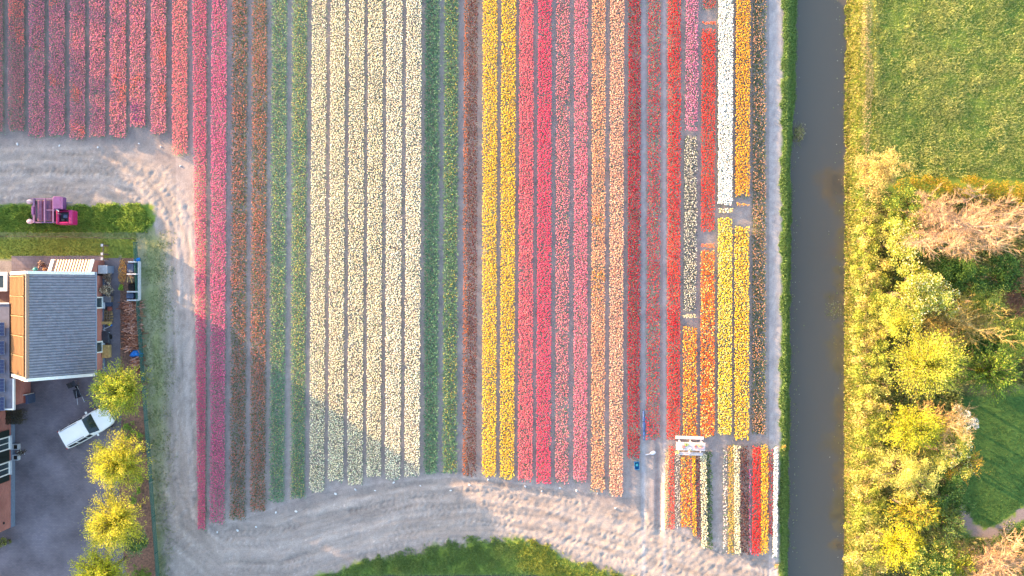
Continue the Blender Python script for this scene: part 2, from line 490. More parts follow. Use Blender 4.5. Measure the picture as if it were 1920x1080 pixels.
    pd, _, _ = poly_dist(px, py, np.array([(1795, 945), (1815, 985), (1845, 1004), (1880, 992), (1925, 958), (2100, 880)], float))
    put(smooth(15, 8, pd + wob) , pathc)
    put(smooth(0, 16, px - (1800 + wob)) * smooth(0, 18, py - 1012) * smooth(0, 1, 1860 - px), pathc * .8)
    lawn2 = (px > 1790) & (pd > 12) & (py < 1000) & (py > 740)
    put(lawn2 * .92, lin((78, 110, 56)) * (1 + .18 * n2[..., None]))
    # heights: trench
    bank = np.interp(px, [0], [0])
    wl = lb + 6; wr = cr + 26
    tl = np.clip((px - wl) / np.maximum(cl + 3 - wl, 1), 0, 1)
    trr = np.clip((wr - px) / (wr - (cr - 3)), 0, 1)
    trench = np.minimum(np.where(px < 1545, tl, 1), np.where(px > 1545, trr, 1))
    trench = np.where((px < wl) | (px > wr), 0, trench)
    deep = smooth(cl + 3, cl + 20, px) * smooth(cr - 3, cr - 20, px)
    z = z - 0.9 * (trench ** 1.3) * (px > 1400) - 0.7 * deep
    put(deep, lin((60, 56, 48)))
    # ditch below the frame's lower edge
    dd = smooth(1073, 1090, py) * smooth(1190, 1160, py) * smooth(560, 740, px) * smooth(1130, 980, px)
    z = z - 1.0 * dd
    # meadow roughness
    z = z + (px > 1640) * (py < 330) * (0.06 * n2 + 0.07 * n1)
    # flatten below paving
    yard = (px < 300) & (py > 478) & (px < fpx + 3)
    z = np.where(yard, np.minimum(z, 0.0) * .3 - 0.006, z)
    far = np.hypot(np.maximum(np.abs(X) - 41, 0), np.maximum(np.abs(Y) - 24, 0))
    z = np.where((far > 6) & (np.abs(X - 24.4) > 4), z * .2, z)
    return z, colr

XX, YY = np.meshgrid(GXS, GYS)
GZ, GC = ground_fields(XX, YY)
_ny, _nx = XX.shape
_i = np.arange(_ny - 1)[:, None] * _nx + np.arange(_nx - 1)[None, :]
_q = np.stack([_i, _i + 1, _i + 1 + _nx, _i + _nx], -1).reshape(-1, 4)
ground = link("ground", raw_mesh("ground", np.stack([XX.ravel(), YY.ravel(), GZ.ravel()], 1), [_q], M_ground, tint=GC.reshape(-1, 3), smooth_shade=True))
tag(ground, "bare pale soil of the bulb field running into turf banks and meadow", kind='structure')

_ix = lambda v, arr: np.clip(np.searchsorted(arr, v) - 1, 0, len(arr) - 2)
def ground_z(x, y):
    x = np.asarray(x, float); y = np.asarray(y, float)
    i = _ix(x, GXS); j = _ix(y, GYS)
    fx = (x - GXS[i]) / (GXS[i + 1] - GXS[i]); fy = (y - GYS[j]) / (GYS[j + 1] - GYS[j])
    return (GZ[j, i] * (1 - fx) + GZ[j, i + 1] * fx) * (1 - fy) + (GZ[j + 1, i] * (1 - fx) + GZ[j + 1, i + 1] * fx) * fy

def sheet(name, poly_px, z, m, label, kind='structure', h=0.0):
    v = [(float(gx(a, h)), float(gy(b, h)), z) for a, b in poly_px]
    area = sum(v[i][0] * v[(i + 1) % len(v)][1] - v[(i + 1) % len(v)][0] * v[i][1] for i in range(len(v)))
    if area < 0: v = v[::-1]
    me = raw_mesh(name, np.array(v), [np.arange(len(v))[None, :]], m)
    o = link(name, me)
    return tag(o, label, kind=kind)

wv = np.array([(20.5, -400, WATER_Z), (28.5, -400, WATER_Z), (28.5, 400, WATER_Z), (20.5, 400, WATER_Z)])
tag(link("canal_water", raw_mesh("canal_water", wv, [np.array([[0, 1, 2, 3]])], M_water)), "still grey water of the canal between the banks", kind='structure')
sheet("ditch_water", [(640, 1072), (1120, 1072), (1120, 1200), (640, 1200)], -0.55, M_water, "dark ditch water at the lower edge of the field")

# paved yard, slab terrace and mulch borders
fedge = [(fence_px(y) - 62, y) for y in (1300, 1080, 980, 925)]
sheet("yard_pavement", [(-500, 600), (-500, 1300)] + fedge + [(231, 700), (226, 700), (225, 484), (22, 484), (22, 600)], 0.03, M_paver, "blue grey clinker paving of the farmyard")
sheet("terrace_slabs", [(22, 480), (192, 480), (192, 508), (22, 508)], 0.036, M_pathtile, "strip of pale slabs along the lawn behind the barn")
rngm = np.random.default_rng(4)
left = [(225 + rngm.uniform(-2, 2) + (6 if y > 700 else 0), y) for y in range(484, 700, 12)] + [(fence_px(y) - 61 + (rngm.uniform(-2, 2) if y > 720 else -38 + 37 * (y - 700) / 20), y) for y in range(704, 1110, 12)]
right = [(fence_px(y) - 3, y) for y in range(1104, 483, -20)]
M_mulch = mat("bark_mulch", (142, 104, 88), 0.95, 0.35, 7, bump=0.8, srgb2=(92, 74, 66))
sheet("mulch_border", left + right, 0.022, M_mulch, "brown mulch border between yard and green fence")
M_chips = mat("orange_wood_chips", (206, 146, 84), 0.95, 0.35, 9, bump=0.8, srgb2=(160, 106, 66))

# ------------------------------------------------------------------ scattered stuff generators
def blades(P, Z, hgt, wid, cols, rng, n_per=3, lean=.5, name="grass", label=None, mat_=None, parent=None):
    """P: (n,2) tuft positions; each tuft n_per triangular blades"""
    n = len(P) * n_per
    base = np.repeat(np.column_stack([P, Z]), n_per, 0)
    hh = np.repeat(np.broadcast_to(hgt, len(P)), n_per) * rng.uniform(.55, 1.2, n)
    az = rng.uniform(0, 2 * PI, n); ln = rng.uniform(.1, 1, n) * lean
    w = wid * rng.uniform(.7, 1.3, n)
    off = rng.normal(0, .03, (n, 2)); base[:, :2] += off
    dx, dy = np.cos(az), np.sin(az)
    side = np.stack([-dy, dx, np.zeros(n)], 1) * w[:, None] * .5
    tip = base + np.stack([dx * ln * hh, dy * ln * hh, hh * np.sqrt(np.clip(1 - ln ** 2 * .6, .1, 1))], 1)
    v = np.stack([base - side, base + side, tip], 1).reshape(-1, 3)
    f = np.arange(n * 3).reshape(-1, 3)
    c = np.repeat(cols, n_per, 0); c = (c * .78 + c.mean(1, keepdims=True) * .22) * rng.uniform(.8, 1.2, (n, 1)) * 1.4
    me = raw_mesh(name, v, [f], mat_ or M_blade, tint=np.repeat(c, 3, 0))
    o = link(name, me, parent, 'stuff')
    if label: o['label'] = label
    return o

def scatter_px(rng, dens, x0, x1, y0, y1, maskf):
    ax, bx = gx(x0), gx(x1); ay, by = gy(y1), gy(y0)
    n = int(dens * (bx - ax) * (by - ay))
    x = rng.uniform(ax, bx, n); y = rng.uniform(ay, by, n)
    px = 960 + PXM * x; py = 540 - PXM * y
    k = maskf(px, py, x, y) > rng.random(n)
    return np.column_stack([x[k], y[k]])

def mixcol(rng, n, pal, w=None, gain=1.0):
    pal = np.clip(np.array([lin(p) for p in pal]) * gain, 0, .92)
    return pal[rng.choice(len(pal), n, p=None if w is None else np.array(w) / np.sum(w))]

# ------------------------------------------------------------------ big structures: barn, farmhouse, flat-roof link
def tiled_slope(name, e0, along, up, L, Wd, cols, rows, parent, rng, base, amp=.035, step=.03):
    """corrugated pantile slope as real relief: e0 eave corner, unit vectors along the eave and up the slope"""
    e0 = np.asarray(e0, float); along = np.asarray(along, float); up = np.asarray(up, float)
    nrm = np.cross(along, up); nrm /= np.linalg.norm(nrm)
    if nrm[2] < 0: nrm = -nrm
    k = 5
    u = np.linspace(0, L, cols * k + 1); ph = (u / L * cols) % 1.0
    prof = amp * (np.cos((ph - .5) * 2 * PI) * .5 + .5) ** .8
    vs = []; tint = []
    for r in range(rows):
        for t, dz in ((0.0, step), (1.0, 0.0)):
            p = e0 + along * u[:, None] + up * (Wd * (r + t) / rows) + nrm * (prof + dz)[:, None]
            vs.append(p)
            shade = rng.uniform(.84, 1.13, cols + 1)
            tint.append(np.outer(shade[np.minimum((u / L * cols).astype(int), cols)], base))
    V = np.concatenate(vs); T = np.concatenate(tint)
    nu = len(u); q = []
    for r in range(rows * 2 - 1):
        i = r * nu + np.arange(nu - 1)
        q.append(np.stack([i, i + 1, i + 1 + nu, i + nu], 1))
    o = link(name, raw_mesh(name, V, [np.concatenate(q)], M_tile, tint=T), parent, 'stuff')
    return o

rng = np.random.default_rng(10)
M_rpanel = mat("tan_roof_panel", (122, 92, 64), 0.6, 0.12, 3)
M_seam = mat("pale_panel_seam", (160, 136, 104), 0.5, 0.08, 5)
def ROOF_PANELS():
    # five large ribbed panels laid on the left slope, leaving a dark slot below the ridge
    n_ = np.cross((0, 1, 0), upW); n_ = n_ if n_[2] > 0 else -n_
    Lp = (YNE - YSE - .62) / 5; c0 = np.array((XWE, YSE + .31, EZ))
    ang_ = -math.atan2(upW[2], upW[0])
    for k_ in range(5):
        pn = bpy.data.objects.new("roof_panel", None); COL.objects.link(pn); pn.parent = roof
        c_ = c0 + (0, (k_ + .5) * Lp, 0) + upW * (WW * .46) + n_ * .12
        pn.location = rel(c_, BO); pn.rotation_euler = (0, ang_, 0)
        MB().box((0, 0, 0), (WW * .9, Lp - .05, .05)).build("panel_sheet", M_rpanel, pn)
        rb_ = MB()
        for q_ in range(11):
            rb_.box((-WW * .45 + (q_ + .5) * WW * .9 / 11, 0, .035), (.07, Lp - .05, .024))
        rb_.build("ribs", M_rpanel, pn, 'stuff')
        MB().box((0, Lp / 2 - .045, .04), (WW * .9, .05, .03)).build("seam", M_seam, pn)
# barn with a steep gable roof, ridge running up the picture
XW, XE, YS, YN = -37.25, -31.83, -6.35, 0.95
RX, RZ, EZ = -34.35, 6.3, 2.5
XEE, XWE, YSE, YNE = -31.4, -37.65, -6.62, 1.2       # roof edges
barn = thing("brick_barn", "red brick barn with grey pantile gable roof and white verges beside the yard", "barn", (RX, -2.7, 0))
def rel(p, o): return np.asarray(p, float) - np.asarray(o, float)
BO = np.array((RX, -2.7, 0.0))
def house_walls(poly_gable_axis_y, x0, x1, y0, y1, ez, rx, rz, org):
    mb = MB()
    v = [(x0, y0, 0), (x1, y0, 0), (x1, y1, 0), (x0, y1, 0), (x0, y0, ez), (x1, y0, ez), (x1, y1, ez), (x0, y1, ez), (rx, y0, rz), (rx, y1, rz)]
    v = [rel(p, org) for p in v]
    mb.add(v, [[0, 1, 5, 8, 4], [2, 3, 7, 9, 6], [1, 2, 6, 5], [3, 0, 4, 7]])
    return mb
house_walls(True, XW, XE, YS, YN, 2.35, RX, 5.95, BO).build("wall", M_brick, barn)
MB().box(rel((XE + .02, (YS + YN) / 2, .17), BO), (.06, YN - YS + .04, .34)).build("plinth", M_plinth, barn)
roof = bpy.data.objects.new("roof", None); COL.objects.link(roof); roof.parent = barn
upE = np.array((RX - XEE, 0, RZ - EZ)); WE = np.linalg.norm(upE); upE /= WE
upW = np.array((RX - XWE, 0, RZ - EZ)); WW = np.linalg.norm(upW); upW /= WW
tiled_slope("roof_tiles", rel((XEE, YSE + .2, EZ), BO), (0, 1, 0), upE, YNE - YSE - .4, WE, 37, 15, roof, rng, lin((136, 137, 150)), amp=.12)
tiled_slope("roof_tiles", rel((XWE, YSE + .2, EZ), BO), (0, 1, 0), upW, YNE - YSE - .4, WW, 37, 15, roof, rng, lin((84, 76, 72)), amp=.03)
ROOF_PANELS()
deck = MB()
for xe in (XEE, XWE):
    a = np.array((xe, YSE + .05, EZ - .06)); b = np.array((RX, YSE + .05, RZ - .06))
    a2 = a.copy(); a2[1] = YNE - .05; b2 = b.copy(); b2[1] = YNE - .05
    deck.add([rel(p, BO) for p in (a, a2, b2, b)] + [rel(p - (0, 0, .1), BO) for p in (a, a2, b2, b)], [[0, 1, 2, 3], [7, 6, 5, 4], [0, 4, 5, 1], [3, 2, 6, 7], [0, 3, 7, 4], [1, 5, 6, 2]])
deck.build("roof_deck", M_oldwood, roof)
rt0 = MB().tube((0, -.15, 0), (0, .15, 0), .13, .145, 8).build("ridge_tile", M_tile, roof)
_rt = rt0.data
_a = _rt.attributes.new("tint", 'FLOAT_COLOR', 'POINT'); _a.data.foreach_set("color", np.tile(np.append(lin((140, 122, 110)), 1.0), len(_rt.vertices)).astype(np.float32))
nrt = 25
for i in range(nrt):
    o = rt0 if i == 0 else rt0.copy()
    if i: COL.objects.link(o)
    o.location = rel((RX, YSE + .2 + (i + .5) * (YNE - YSE - .4) / nrt, RZ + .03), BO)
for ys in (YSE + .1, YNE - .1):
    for xe in (XEE, XWE):
        a = np.array((xe, ys, EZ + .07)); b = np.array((RX, ys, RZ + .09))
        d = b - a; Ld = np.linalg.norm(d); ang = math.atan2(d[2], d[0])
        MB().box((0, 0, 0), (Ld, .22, .16), tilt=('y', -ang)).build("verge_board", M_white, roof).location = rel((a + b) / 2, BO)
MB().tube(rel((XEE + .07, YSE, EZ - .05), BO), rel((XEE + .07, YNE, EZ - .05), BO), .075, n=8).build("gutter", M_zinc, roof)
MB().tube(rel((XWE - .07, YSE, EZ - .05), BO), rel((XWE - .07, YNE, EZ - .05), BO), .075, n=8).build("gutter", M_zinc, roof)
def wall_window(parent, x, y, z, w, h, org, cols=1):
    fr = MB()
    t = .09
    fr.box((0, -w / 2 + t / 2, 0), (.1, t, h)).box((0, w / 2 - t / 2, 0), (.1, t, h))
    fr.box((0, 0, h / 2 - t / 2), (.1, w - 2 * t, t)).box((0, 0, -h / 2 + t / 2), (.1, w - 2 * t, t))
    for c in range(1, cols):
        fr.box((0, -w / 2 + w * c / cols, 0), (.08, .06, h - 2 * t))
    wd = bpy.data.objects.new("window", None); COL.objects.link(wd); wd.parent = parent; wd.location = rel((x, y, z), org)
    fr.build("frame", M_white, wd)
    MB().box((-.02, 0, 0), (.02, w - 2 * t, h - 2 * t)).build("pane", M_glass, wd)
    MB().box((.08, 0, -h / 2 - .03), (.2, w + .06, .06)).build("sill", M_concrete, wd)
    return wd
for py_ in (567, 649):
    wall_window(barn, XE + .06, float(gy(py_)), 1.15, .9, 1.3, BO)
# lean-to with brown tiles on the barn's upper gable
annex = bpy.data.objects.new("lean_to", None); COL.objects.link(annex); annex.parent = barn
tiled_slope("tile_slope", rel((-34.6, 2.12, 2.1), BO), (1, 0, 0), np.array((0, -.95, .55)) / np.linalg.norm((0, -.95, .55)), 2.75, 1.1, 13, 4, annex, rng, lin((132, 106, 92)), amp=.03)
MB().box(rel((-33.2, 1.62, 1.05), BO), (2.8, 1.0, 2.0)).build("lean_to_wall", M_brick, annex)
for xx in (-34.72, -31.72):
    MB().box((0, 0, 0), (.24, 1.2, .12), tilt=('x', -.52)).build("verge_board", M_white, annex).location = rel((xx, 1.62, 2.44), BO)

# small flat shed beside the lean-to
sh = thing("flat_roof_cabinet", "small grey flat topped cabinet against the corner of the brick barn", "cabinet", (-31.4, 1.42, 0))
MB().box((0, 0, .6), (.62, .58, 1.2), bev=.02).build("cabinet_body", M_plinth, sh)
MB().box((0, 0, 1.23), (.7, .64, .05), bev=.01).build("cabinet_top", M_concrete, sh)

# flat-roofed link with solar panels
fl = thing("flat_roof_extension", "flat roofed extension with solar panels left of the barn", "extension", (-40.0, -5.4, 0))
FO = np.array((-40.0, -5.4, 0.0)); FH = 3.0
fx1 = float(gx(25, FH)); fy0 = float(gy(766, FH)); fy1 = float(gy(570, FH))
MB().box(rel(((fx1 - 44) / 2 - .1, (fy0 + fy1) / 2, FH / 2 - .1), FO), (fx1 + 44 - .5, fy1 - fy0 - .3, FH - .2)).build("wall", M_brick, fl)
fx1b = float(gx(18, FH)); fym = -6.75
MB().box(rel(((fx1b - 44) / 2, (fym + fy1) / 2, FH - .02), FO), (fx1b + 44, fy1 - fym, .12)).build("flat_roof", M_felt, fl)
MB().box(rel(((fx1 - 44) / 2, (fy0 + fym) / 2, FH - .024), FO), (fx1 + 44, fym - fy0, .12)).build("flat_roof", M_felt, fl)
MB().box(rel((fx1 + .05, (fy0 + fym) / 2, FH), FO), (.1, fym - fy0, .22)).build("roof_trim", M_white, fl)
MB().box(rel(((fx1 - 44) / 2, fy0 - .05, FH), FO), (fx1 + 44 + .2, .1, .22)).build("roof_trim", M_white, fl)
MB().box(rel(((fx1b - 44) / 2, fy1 + .05, FH), FO), (fx1b + 44, .1, .22)).build("roof_trim", M_white, fl)
for k, yy in enumerate(np.linspace(602, 742, 5)):
    sp = bpy.data.objects.new("solar_panel", None); COL.objects.link(sp); sp.parent = fl
    c = np.array((float(gx(-12, FH + .2)), float(gy(yy + 15, FH + .2)), FH + .2))
    sp.location = rel(c, FO)
    MB().box((0, 0, 0), (1.62, 1.02, .04)).build("panel_frame", M_zinc, sp)
    cells = MB()
    for a in range(6):
        for b in range(4):
            cells.box((-.66 + a * .264, -.375 + b * .25, .024), (.25, .235, .012))
    cells.build("solar_cells", M_panel, sp, 'stuff')

# farmhouse, mostly left of the frame
farm = thing("brick_farmhouse", "long red brick farmhouse with white windows and black shutters at the lower left edge", "farmhouse", (-44, -14.0, 0))
HO = np.array((-44.0, -14.0, 0.0))
HX1, HY0, HY1 = -38.85, -18.55, float(gy(765))
house_walls(True, -49.5, HX1, HY0, HY1, 3.0, -44.2, 8.2, HO).build("wall", M_brick, farm)
MB().box(rel((HX1 + .02, (HY0 + HY1) / 2, .27), HO), (.06, HY1 - HY0 + .05, .54)).build("plinth", M_plinth, farm)
froof = bpy.data.objects.new("roof", None); COL.objects.link(froof); froof.parent = farm
for xe, s in ((HX1 - .12, 1), (-49.4, -1)):
    up_ = np.array((-44.2 - xe, 0, 8.3 - 3.0)); W_ = np.linalg.norm(up_); up_ /= W_
    tiled_slope("roof_tiles", rel((xe, HY0 - .2, 3.0), HO), (0, 1, 0), up_, HY1 - HY0 + .4, W_, 42, 18, froof, rng, lin((150, 84, 66)))
def px_on_wall(x, px_):
    # height at which a point of the wall plane X=x shows at this pixel column
    return CAM_H * (1 - (x * PXM) / (px_ - 960.0))
for (y0_, y1_) in ((820, 846), (868, 893)):
    h_ = px_on_wall(HX1, 3)
    wz = px_on_wall(HX1, 10)
    yc = (y0_ + y1_) / 2
    zc = 1.6
    yw = float(gy(yc, zc)) 
    wd = wall_window(farm, HX1 + .07, yw, zc, 1.02, 1.5, HO, 2)
    for s in (-1, 1):
        MB().box(rel((HX1 + .05, yw + s * .76, zc), HO), (.06, .46, 1.5)).build("shutter", M_shutter, farm)
MB().tube(rel((HX1, float(gy(976)) + .2, 1.5), HO), rel((HX1 + .05, float(gy(976)) + .2, 1.5), HO), .1, n=10).build("vent", M_black, farm)

# white-edged flat roof box top left
so = thing("skylight_shed", "white framed dark glass roof of a low shed at the left edge above the barn", "shed", (-39.6, .5, 0))
shx0, shx1, shy0, shy1 = -41.2, float(gx(14, 2.4)), float(gy(546, 2.4)), float(gy(510, 2.4))
OO = np.array((-39.6, .5, 0))
MB().box(rel(((shx0 + shx1) / 2, (shy0 + shy1) / 2, 1.15), OO), (shx1 - shx0 - .1, shy1 - shy0 - .1, 2.3)).build("wall", M_plinth, so)
fr = MB()
t_ = .26
fr.box(rel((shx1 - t_ / 2, (shy0 + shy1) / 2, 2.38), OO), (t_, shy1 - shy0, .16))
fr.box(rel(((shx0 + shx1 - t_) / 2, shy1 - t_ / 2, 2.38), OO), (shx1 - shx0 - t_, t_, .16))
fr.box(rel(((shx0 + shx1 - t_) / 2, shy0 + t_ / 2, 2.38), OO), (shx1 - shx0 - t_, t_, .16))
fr.build("roof_frame", M_white, so)
MB().box(rel(((shx0 + shx1 - t_) / 2, (shy0 + shy1) / 2, 2.35), OO), (shx1 - shx0 - t_, shy1 - shy0 - 2 * t_, .1)).build("roof_glass", M_skylight, so)

# ------------------------------------------------------------------ trees and shrubs
def tubes_np(P0, P1, r0, r1, n=4):
    P0 = np.asarray(P0, float); P1 = np.asarray(P1, float); r0 = np.asarray(r0, float); r1 = np.asarray(r1, float)
    d = P1 - P0; d = d / (np.linalg.norm(d, axis=1, keepdims=True) + 1e-9)
    ref = np.where(np.abs(d[:, 2:3]) < .9, np.array([[0, 0, 1.0]]), np.array([[1.0, 0, 0]]))
    a = np.cross(d, ref); a /= np.linalg.norm(a, axis=1, keepdims=True) + 1e-9
    b = np.cross(d, a)
    th = np.arange(n) * 2 * PI / n
    ring = np.cos(th)[None, :, None] * a[:, None, :] + np.sin(th)[None, :, None] * b[:, None, :]
    V = np.concatenate([P0[:, None] + ring * r0[:, None, None], P1[:, None] + ring * r1[:, None, None]], 1)
    m = len(P0); base = (np.arange(m) * 2 * n)[:, None]
    F = np.concatenate([np.stack([base[:, 0] + i, base[:, 0] + (i + 1) % n, base[:, 0] + n + (i + 1) % n, base[:, 0] + n + i], 1) for i in range(n)])
    return V.reshape(-1, 3), F

def desat(c, k):
    return c * (1 - k) + c.mean(1, keepdims=True) * k

def leaf_quads(C, size, rng, dirs=None, aspect=.6, upbias=.35):
    n = len(C)
    if dirs is None:
        dirs = rng.normal(0, 1, (n, 3)); dirs[:, 2] *= .6
    dirs = dirs / (np.linalg.norm(dirs, axis=1, keepdims=True) + 1e-9)
    nr = rng.normal(0, 1, (n, 3)); nr[:, 2] = np.abs(nr[:, 2]) + upbias
    sd = np.cross(dirs, nr); sd /= np.linalg.norm(sd, axis=1, keepdims=True) + 1e-9
    s = np.broadcast_to(size, n) * rng.uniform(.65, 1.3, n)
    a = dirs * s[:, None] * .5; b = sd * (s * aspect * .5)[:, None]
    V = np.stack([C - a, C - a * .1 + b, C + a, C - a * .1 - b], 1).reshape(-1, 3)
    return V, np.arange(n * 4).reshape(-1, 4)

def limb(p0, p1, k, rng, wig, sag=0.0):
    t = np.linspace(0, 1, k + 1)[:, None]
    p = p0 + (p1 - p0) * t
    p[1:-1] += rng.normal(0, wig, (k - 1, 3))
    p[:, 2] += sag * np.sin(t[:, 0] * PI)
    return p

def finish_tree(o, segs, bark, name="trunk"):
    P0 = np.array([s[0] for s in segs]); P1 = np.array([s[1] for s in segs]); r0 = np.array([s[2] for s in segs]); r1 = np.array([s[3] for s in segs])
    V, F = tubes_np(P0, P1, r0, r1, 5)
    return link(name, raw_mesh(name, V, [F], bark), o)

def leafy(name, label, cat, px, py, hc, rx, ry, rz, n, pal, w, size, seed, group=None, clumps=40, clr=.5, trunk=True, base_px=None, blossom=None, asp=.6, zmin=.15):
    """broad crown: clumps of leaves on limbs; px,py = where the crown shows in the photograph, hc = height of the crown centre"""
    g = np.random.default_rng(seed)
    if 100 < seed < 200:
        n = int(n * 2.3); size *= .82; rx *= 1.3; ry *= 1.28; clumps = int(clumps * 2.2); clr *= .85
    c = pt(px, py, hc)
    b = np.array((c[0], c[1], 0.0)) if base_px is None else pt(base_px[0], base_px[1], 0)
    b[2] = float(ground_z(b[0], b[1]))
    o = thing(name, label, cat, tuple(b), 0, group)
    c = c - b
    q = g.normal(0, 1, (clumps, 3)); q /= np.linalg.norm(q, axis=1, keepdims=True)
    q *= (g.random(clumps) ** .45)[:, None]
    q[:, 2] = np.where(q[:, 2] < -.5, -q[:, 2], q[:, 2])
    lump = 1 + .22 * np.sin(np.arctan2(q[:, 1], q[:, 0]) * 3 + g.uniform(0, 6)) + .12 * np.sin(np.arctan2(q[:, 1], q[:, 0]) * 5 + g.uniform(0, 6))
    K = c + q * np.array((rx, ry, rz)) * lump[:, None] * (1 - clr * .25)
    K[:, 2] = np.maximum(K[:, 2], zmin)
    if trunk:
        segs = []
        tr_ = max(.04, .035 * (hc + rz)); top = c + np.array((0, 0, -.15 * rz))
        main = limb(np.array((0, 0, -.1)), top, 4, g, .06)
        for i in range(4): segs.append((main[i], main[i + 1], tr_ * (1 - i * .15), tr_ * (1 - (i + 1) * .15)))
        for k in range(0, clumps, 1 if clumps < 50 else 2):
            s0 = main[g.integers(2, 5)]
            lb = limb(s0, K[k], 3, g, .08, .1)
            for i in range(3): segs.append((lb[i], lb[i + 1], tr_ * .3 * (1 - i * .28), tr_ * .3 * (1 - (i + 1) * .28)))
        finish_tree(o, segs, M_bark)
    wts = g.dirichlet(np.full(clumps, 2.0))
    idx = g.choice(clumps, n, p=wts)
    rad = clr * (.75 + .5 * g.random(clumps))
    d = g.normal(0, 1, (n, 3)); d /= np.linalg.norm(d, axis=1, keepdims=True)
    d *= (rad[idx] * g.random(n) ** .5)[:, None]; d[:, 2] *= .7
    C = K[idx] + d; C[:, 2] = np.maximum(C[:, 2], .03)
    cols = desat(mixcol(g, n, pal, w, 1.42), .15) * np.exp(g.normal(0, .16, clumps))[idx][:, None] * g.uniform(.75, 1.25, (n, 1))
    V, F = leaf_quads(C, size, g, aspect=asp)
    cr = link("crown", raw_mesh("crown", V, [F], M_leaf, tint=np.repeat(cols, 4, 0)), o)
    if blossom:
        bn, bpal, side = blossom
        m = K @ np.array(side) ; order = np.argsort(-m + g.normal(0, .5, clumps))[: max(3, clumps // 2)]
        ii = g.choice(order, bn)
        d = g.normal(0, 1, (bn, 3)); d /= np.linalg.norm(d, axis=1, keepdims=True); d[:, 2] = np.abs(d[:, 2])
        C = K[ii] + d * (rad[ii] * g.uniform(.7, 1.12, bn))[:, None]
        V, F = leaf_quads(C, size * .8, g, aspect=.9)
        link("blossom", raw_mesh("blossom", V, [F], M_petal, tint=np.repeat(mixcol(g, bn, bpal) * g.uniform(.85, 1.1, (bn, 1)), 4, 0)), o)
    return o

def spray(name, label, cat, px, py, hc, r, pal, w, size, seed, group=None, limbs=60, per=60, up=.9, droop=.7, ell=(1, 1), asp=.4, base_px=None, bark=None, spread=.09):
    """crown of long radial sprays with small leaves along them"""
    g = np.random.default_rng(seed)
    c = pt(px, py, hc); b = np.array((c[0], c[1], 0.0)) if base_px is None else pt(base_px[0], base_px[1], 0)
    b[2] = float(ground_z(b[0], b[1]))
    o = thing(name, label, cat, tuple(b), 0, group)
    c = c - b
    segs = []
    fork = np.array((c[0] * .7, c[1] * .7, c[2] * .55))
    main = limb(np.array((0, 0, -.1)), fork, 3, g, .04)
    for i in range(3): segs.append((main[i], main[i + 1], .13 - .02 * i, .11 - .02 * i))
    LC = []; LD = []; LI = []
    for k in range(limbs):
        az = g.uniform(0, 2 * PI); el = g.uniform(.05, 1.0) ** .8
        rr = r * (.74 + .28 * g.random()) * math.cos(el * PI / 2 * .92) ** .6
        tip = c + np.array((math.cos(az) * rr * ell[0], math.sin(az) * rr * ell[1], hc * .42 * up * el - droop * rr * .35))
        t = np.linspace(0, 1, 7)[:, None]
        mid = fork + (c - fork) * .7 + np.array((math.cos(az) * rr * .4 * ell[0], math.sin(az) * rr * .4 * ell[1], hc * .38 * up * (el + .25)))
        p = fork * (1 - t) ** 2 + 2 * mid * t * (1 - t) + tip * t ** 2
        p[1:] += g.normal(0, .05, (6, 3))
        for i in range(6): segs.append((p[i], p[i + 1], .035 * (1 - i / 7), .035 * (1 - (i + 1) / 7)))
        tt = g.uniform(.15, 1.0, per) * 5.999; i0 = tt.astype(int); fr_ = (tt - i0)[:, None]
        q = p[i0] * (1 - fr_) + p[i0 + 1] * fr_
        dd = p[i0 + 1] - p[i0]; dd /= np.linalg.norm(dd, axis=1, keepdims=True) + 1e-9
        LC.append(q + g.normal(0, spread, (per, 3))); LD.append(dd + g.normal(0, .35, (per, 3))); LI.append(np.full(per, k))
    finish_tree(o, segs, bark or M_bark)
    C = np.concatenate(LC); D = np.concatenate(LD); I = np.concatenate(LI); n = len(C)
    cols = mixcol(g, n, pal, w, 1.4) * np.exp(g.normal(0, .14, limbs))[I][:, None] * g.uniform(.8, 1.2, (n, 1))
    V, F = leaf_quads(C, size, g, dirs=D, aspect=asp, upbias=.8)
    link("crown", raw_mesh("crown", V, [F], M_leaf, tint=np.repeat(cols, 4, 0)), o)
    return o

